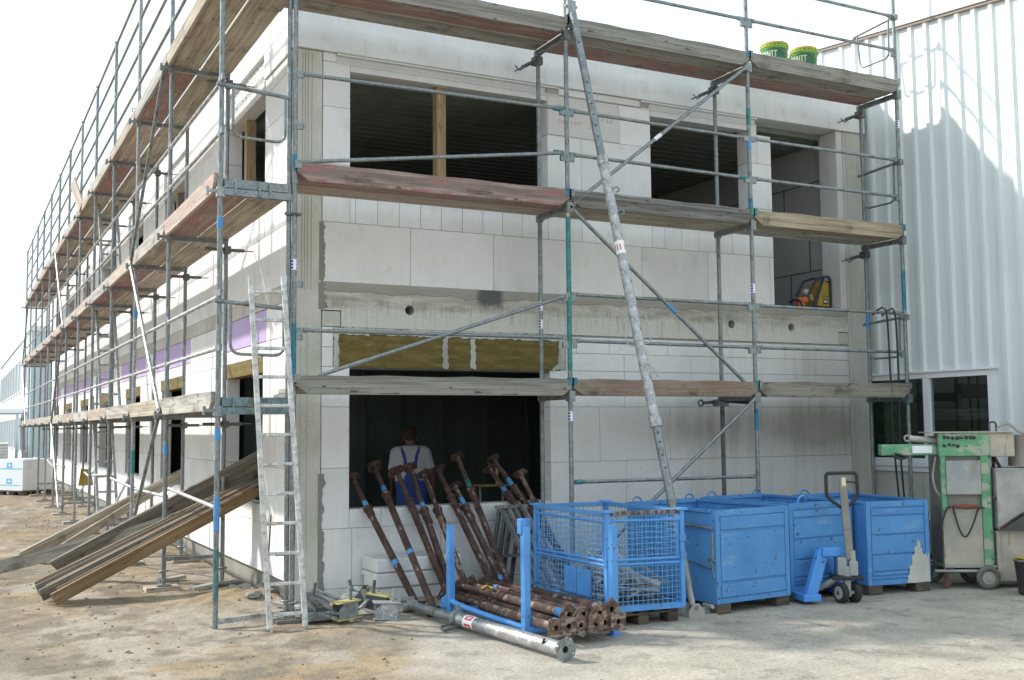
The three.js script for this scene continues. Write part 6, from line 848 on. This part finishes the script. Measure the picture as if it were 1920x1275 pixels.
  const hand = (w, dir, s) => { const c = handPts(w, dir, s), m = [w[0] - 0.13 + dir[0] * 0.06, w[1] - 0.13 + dir[1] * 0.06, w[2] - 0.13 + dir[2] * 0.06]; return field((p) => { let d = 1; for (const k of c) d = Math.min(d, cap(p, ...k)); return d; }, m, 0.26, 0.0034); };
  const skin = std({ color: new THREE.Color().setRGB(0.17, 0.09, 0.06), roughness: 0.7 });
  const P = thing('person', 'person with a cap, white t-shirt and blue dungarees standing inside the window, seen from behind', 'person', [2.16, 0.042, -2.1], 2.75), L = { local: true };
  P.rotation.x = -0.06;
  const dl = [J.wrL[0] - J.elL[0], J.wrL[1] - J.elL[1], J.wrL[2] - J.elL[2]], dr = [J.wrR[0] - J.elR[0], J.wrR[1] - J.elR[1], J.wrR[2] - J.elR[2]], nl = Math.hypot(...dl), nr = Math.hypot(...dr);
  part(P, 'body', [field((p) => Math.min(sm(torso(p, -0.008), arms(p, 0), 0.05), legs(p, -0.006)), [-0.9, 0.02, -0.9], 1.8, 0.0135), field(headSdf, [-0.17, 1.42, -0.16], 0.34, 0.0036), hand(J.wrL, dl.map((x) => x / nl), 1), hand(J.wrR, dr.map((x) => x / nr), -1)], skin, null, L);
  part(P, 'hair', field((p) => Math.max(ell(p, [0, 1.635, 0.008], [0.083, 0.106, 0.1]), -(0.02 - p[2] + (p[1] - 1.63) * 0.3) < 0 ? -1 : 1 - 1 + Math.max(0, p[2] - 0.02), 1.555 - p[1]), [-0.17, 1.45, -0.16], 0.34, 0.006), std({ color: new THREE.Color().setRGB(0.04, 0.025, 0.018) }), null, L);
  part(P, 'cap', [field((p) => Math.max(Math.abs(ell(p, [0, 1.645, 0.01], [0.091, 0.104, 0.108])) - 0.006, 1.645 - p[1]), [-0.17, 1.5, -0.16], 0.34, 0.005), extr([[-0.07, 0], [-0.06, 0.06], [0, 0.085], [0.06, 0.06], [0.07, 0]], 0.006, 0.002).rotateX(Math.PI / 2 + 0.15).translate(0, 1.66, 0.1)], std({ color: new THREE.Color().setRGB(0.045, 0.022, 0.018) }), 'dark reddish cap', L);
  part(P, 't_shirt', field((p) => Math.max(Math.min(sm(torso(p, 0.012), Math.max(arms(p, 0.016), 1.2 - p[1]), 0.05)), 0.9 - p[1], cap(p, [0, 1.5, 0.01], [0, 1.6, 0.03], 0.066, 0.066) * -1), [-0.4, 0.85, -0.4], 0.8, 0.01), std({ color: new THREE.Color().setRGB(0.5, 0.5, 0.52) }), 'white t-shirt', L);
  part(P, 'dungarees', [field((p) => Math.max(Math.min(legs(p, 0.02), Math.max(torso(p, 0.022), p[1] - (1.05 + 0.2 * clamp(1 - Math.abs(p[0]) / 0.11)))), 0.07 - p[1]), [-0.65, 0.03, -0.65], 1.3, 0.012),
    ...[-1, 1].map((s) => pipe([V(s * 0.06, 1.2, -0.135), V(s * 0.075, 1.34, -0.122), V(s * 0.105, 1.44, -0.075), V(s * 0.115, 1.475, 0.0), V(s * 0.1, 1.42, 0.085), V(s * 0.08, 1.25, 0.138)], 0.019, 8, 30)).map((g) => g)], std({ color: new THREE.Color().setRGB(0.035, 0.08, 0.3) }), 'blue dungarees', L);
  part(P, 'shoe', [B(0.06, 0.16, 0.0, 0.1, -0.1, 0.18, 0.03)], mBlack, null, L); part(P, 'shoe', [B(-0.16, -0.06, 0.0, 0.1, -0.1, 0.18, 0.03)], mBlack, null, L);
}
// ---------------------------------------------------------------- far left: wrapped pallets, blue building, canopy, trees
{
  const wrap = canvasTex(512, 512, (c, w, h) => { c.fillStyle = '#dfe4e6'; c.fillRect(0, 0, w, h); for (let i = 0; i < 300; i++) { c.strokeStyle = `rgba(${rnd() < 0.5 ? '255,255,255' : '190,198,204'},0.4)`; c.lineWidth = rr(1, 5); c.beginPath(); const x = rnd() * w, y = rnd() * h; c.moveTo(x, y); c.lineTo(x + rr(-60, 60), y + rr(-40, 40)); c.stroke(); } c.fillStyle = 'rgba(96,180,214,0.8)'; c.fillRect(20, 150, w - 40, 22); c.fillRect(20, 420, w - 60, 18); for (const y of [60, 320]) { c.fillStyle = 'rgba(70,160,214,0.9)'; c.fillRect(180, y, 110, 70); c.fillStyle = '#dfe8ec'; c.beginPath(); c.moveTo(235, y + 8); c.lineTo(270, y + 56); c.lineTo(200, y + 56); c.fill(); c.fillStyle = 'rgba(90,110,130,0.8)'; c.fillRect(170, y + 76, 130, 12); } });
  const o = thing('wrapped_pallet', 'pallet wrapped in white film with blue print near the scaffold\'s far end', 'pallet', [-1.2, 0, -22.62], 0.58), L = { local: true };
  const side = new THREE.PlaneGeometry(1.06, 0.86).rotateY(-Math.PI / 2).translate(-0.472, 0.57, 0); side.userData.keepUV = true;
  part(o, 'film', B(-0.47, 0.47, 0.13, 1.0, -0.55, 0.55, 0.05), std({ color: new THREE.Color().setRGB(0.72, 0.73, 0.74), roughness: 0.35 }), null, L); part(o, 'printed_film', side, std({ map: wrap, roughness: 0.35 }), 'white film with blue print', L); part(o, 'bare_side', B(-0.43, 0.44, 0.14, 0.96, 0.54, 0.556, 0.004), aac[2], null, L); for (const z of [-0.45, 0, 0.45]) for (const x of [-0.38, 0, 0.38]) part(o, 'block', B(x - 0.06, x + 0.06, 0.0, 0.1, z - 0.1, z + 0.1), mPallet, null, L); part(o, 'slat', B(-0.48, 0.48, 0.1, 0.128, -0.56, 0.56), mPallet, null, L);
  const s = thing('panel_stack', 'tall stack of grey panels under a white cover at the far left', 'panel stack', [-3.0, 0, -37], 0); for (let i = 0; i < 9; i++) part(s, 'panel', B(-1.9, 1.9, 0.12 + i * 0.125, 0.236 + i * 0.125, -1.5, 1.5, 0.01), aac[2], null, L); part(s, 'cover', B(-1.93, 1.93, 1.25, 1.32, -1.53, 1.53, 0.03), mWhite, null, L); for (const x of [-1.5, 0, 1.5]) part(s, 'bearer', B(x - 0.06, x + 0.06, 0, 0.115, -1.5, 1.5), mPallet, null, L);
  const b = thing('blue_building', 'pale blue two-storey building beyond the far end of the site', 'building', [-0.35, 0, -40]);
  const bw = std({ map: tAAC, color: new THREE.Color().setRGB(0.66, 0.8, 0.86) });
  part(b, 'wall', B(-0.35, 12, 0, 5.75, -66, -36), bw, null); part(b, 'roof_edge', B(-0.42, 12, 5.752, 5.95, -66.05, -35.95), mWhite);
  for (let z = -37.5; z > -65; z -= 2.6) for (const y of [0.9, 3.5]) { const f = part(b, 'window', [B(-0.40, -0.34, y, y + 1.5, z - 1.3, z - 1.24), B(-0.40, -0.34, y, y + 1.5, z - 0.06, z), B(-0.40, -0.34, y + 1.44, y + 1.5, z - 1.24, z - 0.06), B(-0.40, -0.34, y, y + 0.06, z - 1.24, z - 0.06)], mWhite); part(f, 'pane', B(-0.365, -0.355, y + 0.06, y + 1.44, z - 1.24, z - 0.06), tint(mDark, 0.4, 0.47, 0.55)); }
  const c = thing('entrance_canopy', 'white flat canopy on posts before the blue building', 'canopy', [-2.4, 0, -39]); part(c, 'roof', B(-5.6, -0.45, 2.5, 2.68, -42, -37.5, 0.02), mWhite); for (const x of [-5.2, -3, -0.7]) part(c, 'post', B(x - 0.05, x + 0.05, 0, 2.5, -37.9, -37.8), mWhite);
  const leaf = std({ color: new THREE.Color().setRGB(0.05, 0.085, 0.035), roughness: 0.9 });
  for (const [x, z, h, l] of [[-6.3, -66, 6.4, 'dark tree behind the canopy at the left edge'], [-10, -72, 7.5, 'dark tree just outside the left edge behind the canopy']]) {
    const t = thing('tree', l, 'tree', [x, 0, z]); part(t, 'trunk', [bar(V(x, 0, z), V(x + 0.1, h * 0.6, z), 0.18, 8, 0.1), bar(V(x, h * 0.4, z), V(x + 0.8, h * 0.7, z + 0.3), 0.07, 6, 0.03), bar(V(x, h * 0.35, z), V(x - 0.8, h * 0.65, z - 0.2), 0.07, 6, 0.03)], mWoodD);
    const pos = []; for (let i = 0; i < 3200; i++) { const u = rr(-1, 1), a = rr(0, 6.283), rad = Math.pow(rnd(), 0.4) * (0.75 + 0.35 * Math.sin(a * 3 + u * 5)), cx = x + Math.cos(a) * rad * h * 0.28 * Math.sqrt(1 - u * u * 0.8), cy = h * 0.6 + u * h * 0.38, cz = z + Math.sin(a) * rad * h * 0.28; for (let k = 0; k < 3; k++) pos.push(cx + rr(-0.16, 0.16), cy + rr(-0.14, 0.14), cz + rr(-0.16, 0.16)); }
    const g = new THREE.BufferGeometry(); g.setAttribute('position', new THREE.Float32BufferAttribute(pos, 3)); g.computeVertexNormals(); part(t, 'crown', g, leaf);
  }
}

renderer.render(scene, camera);
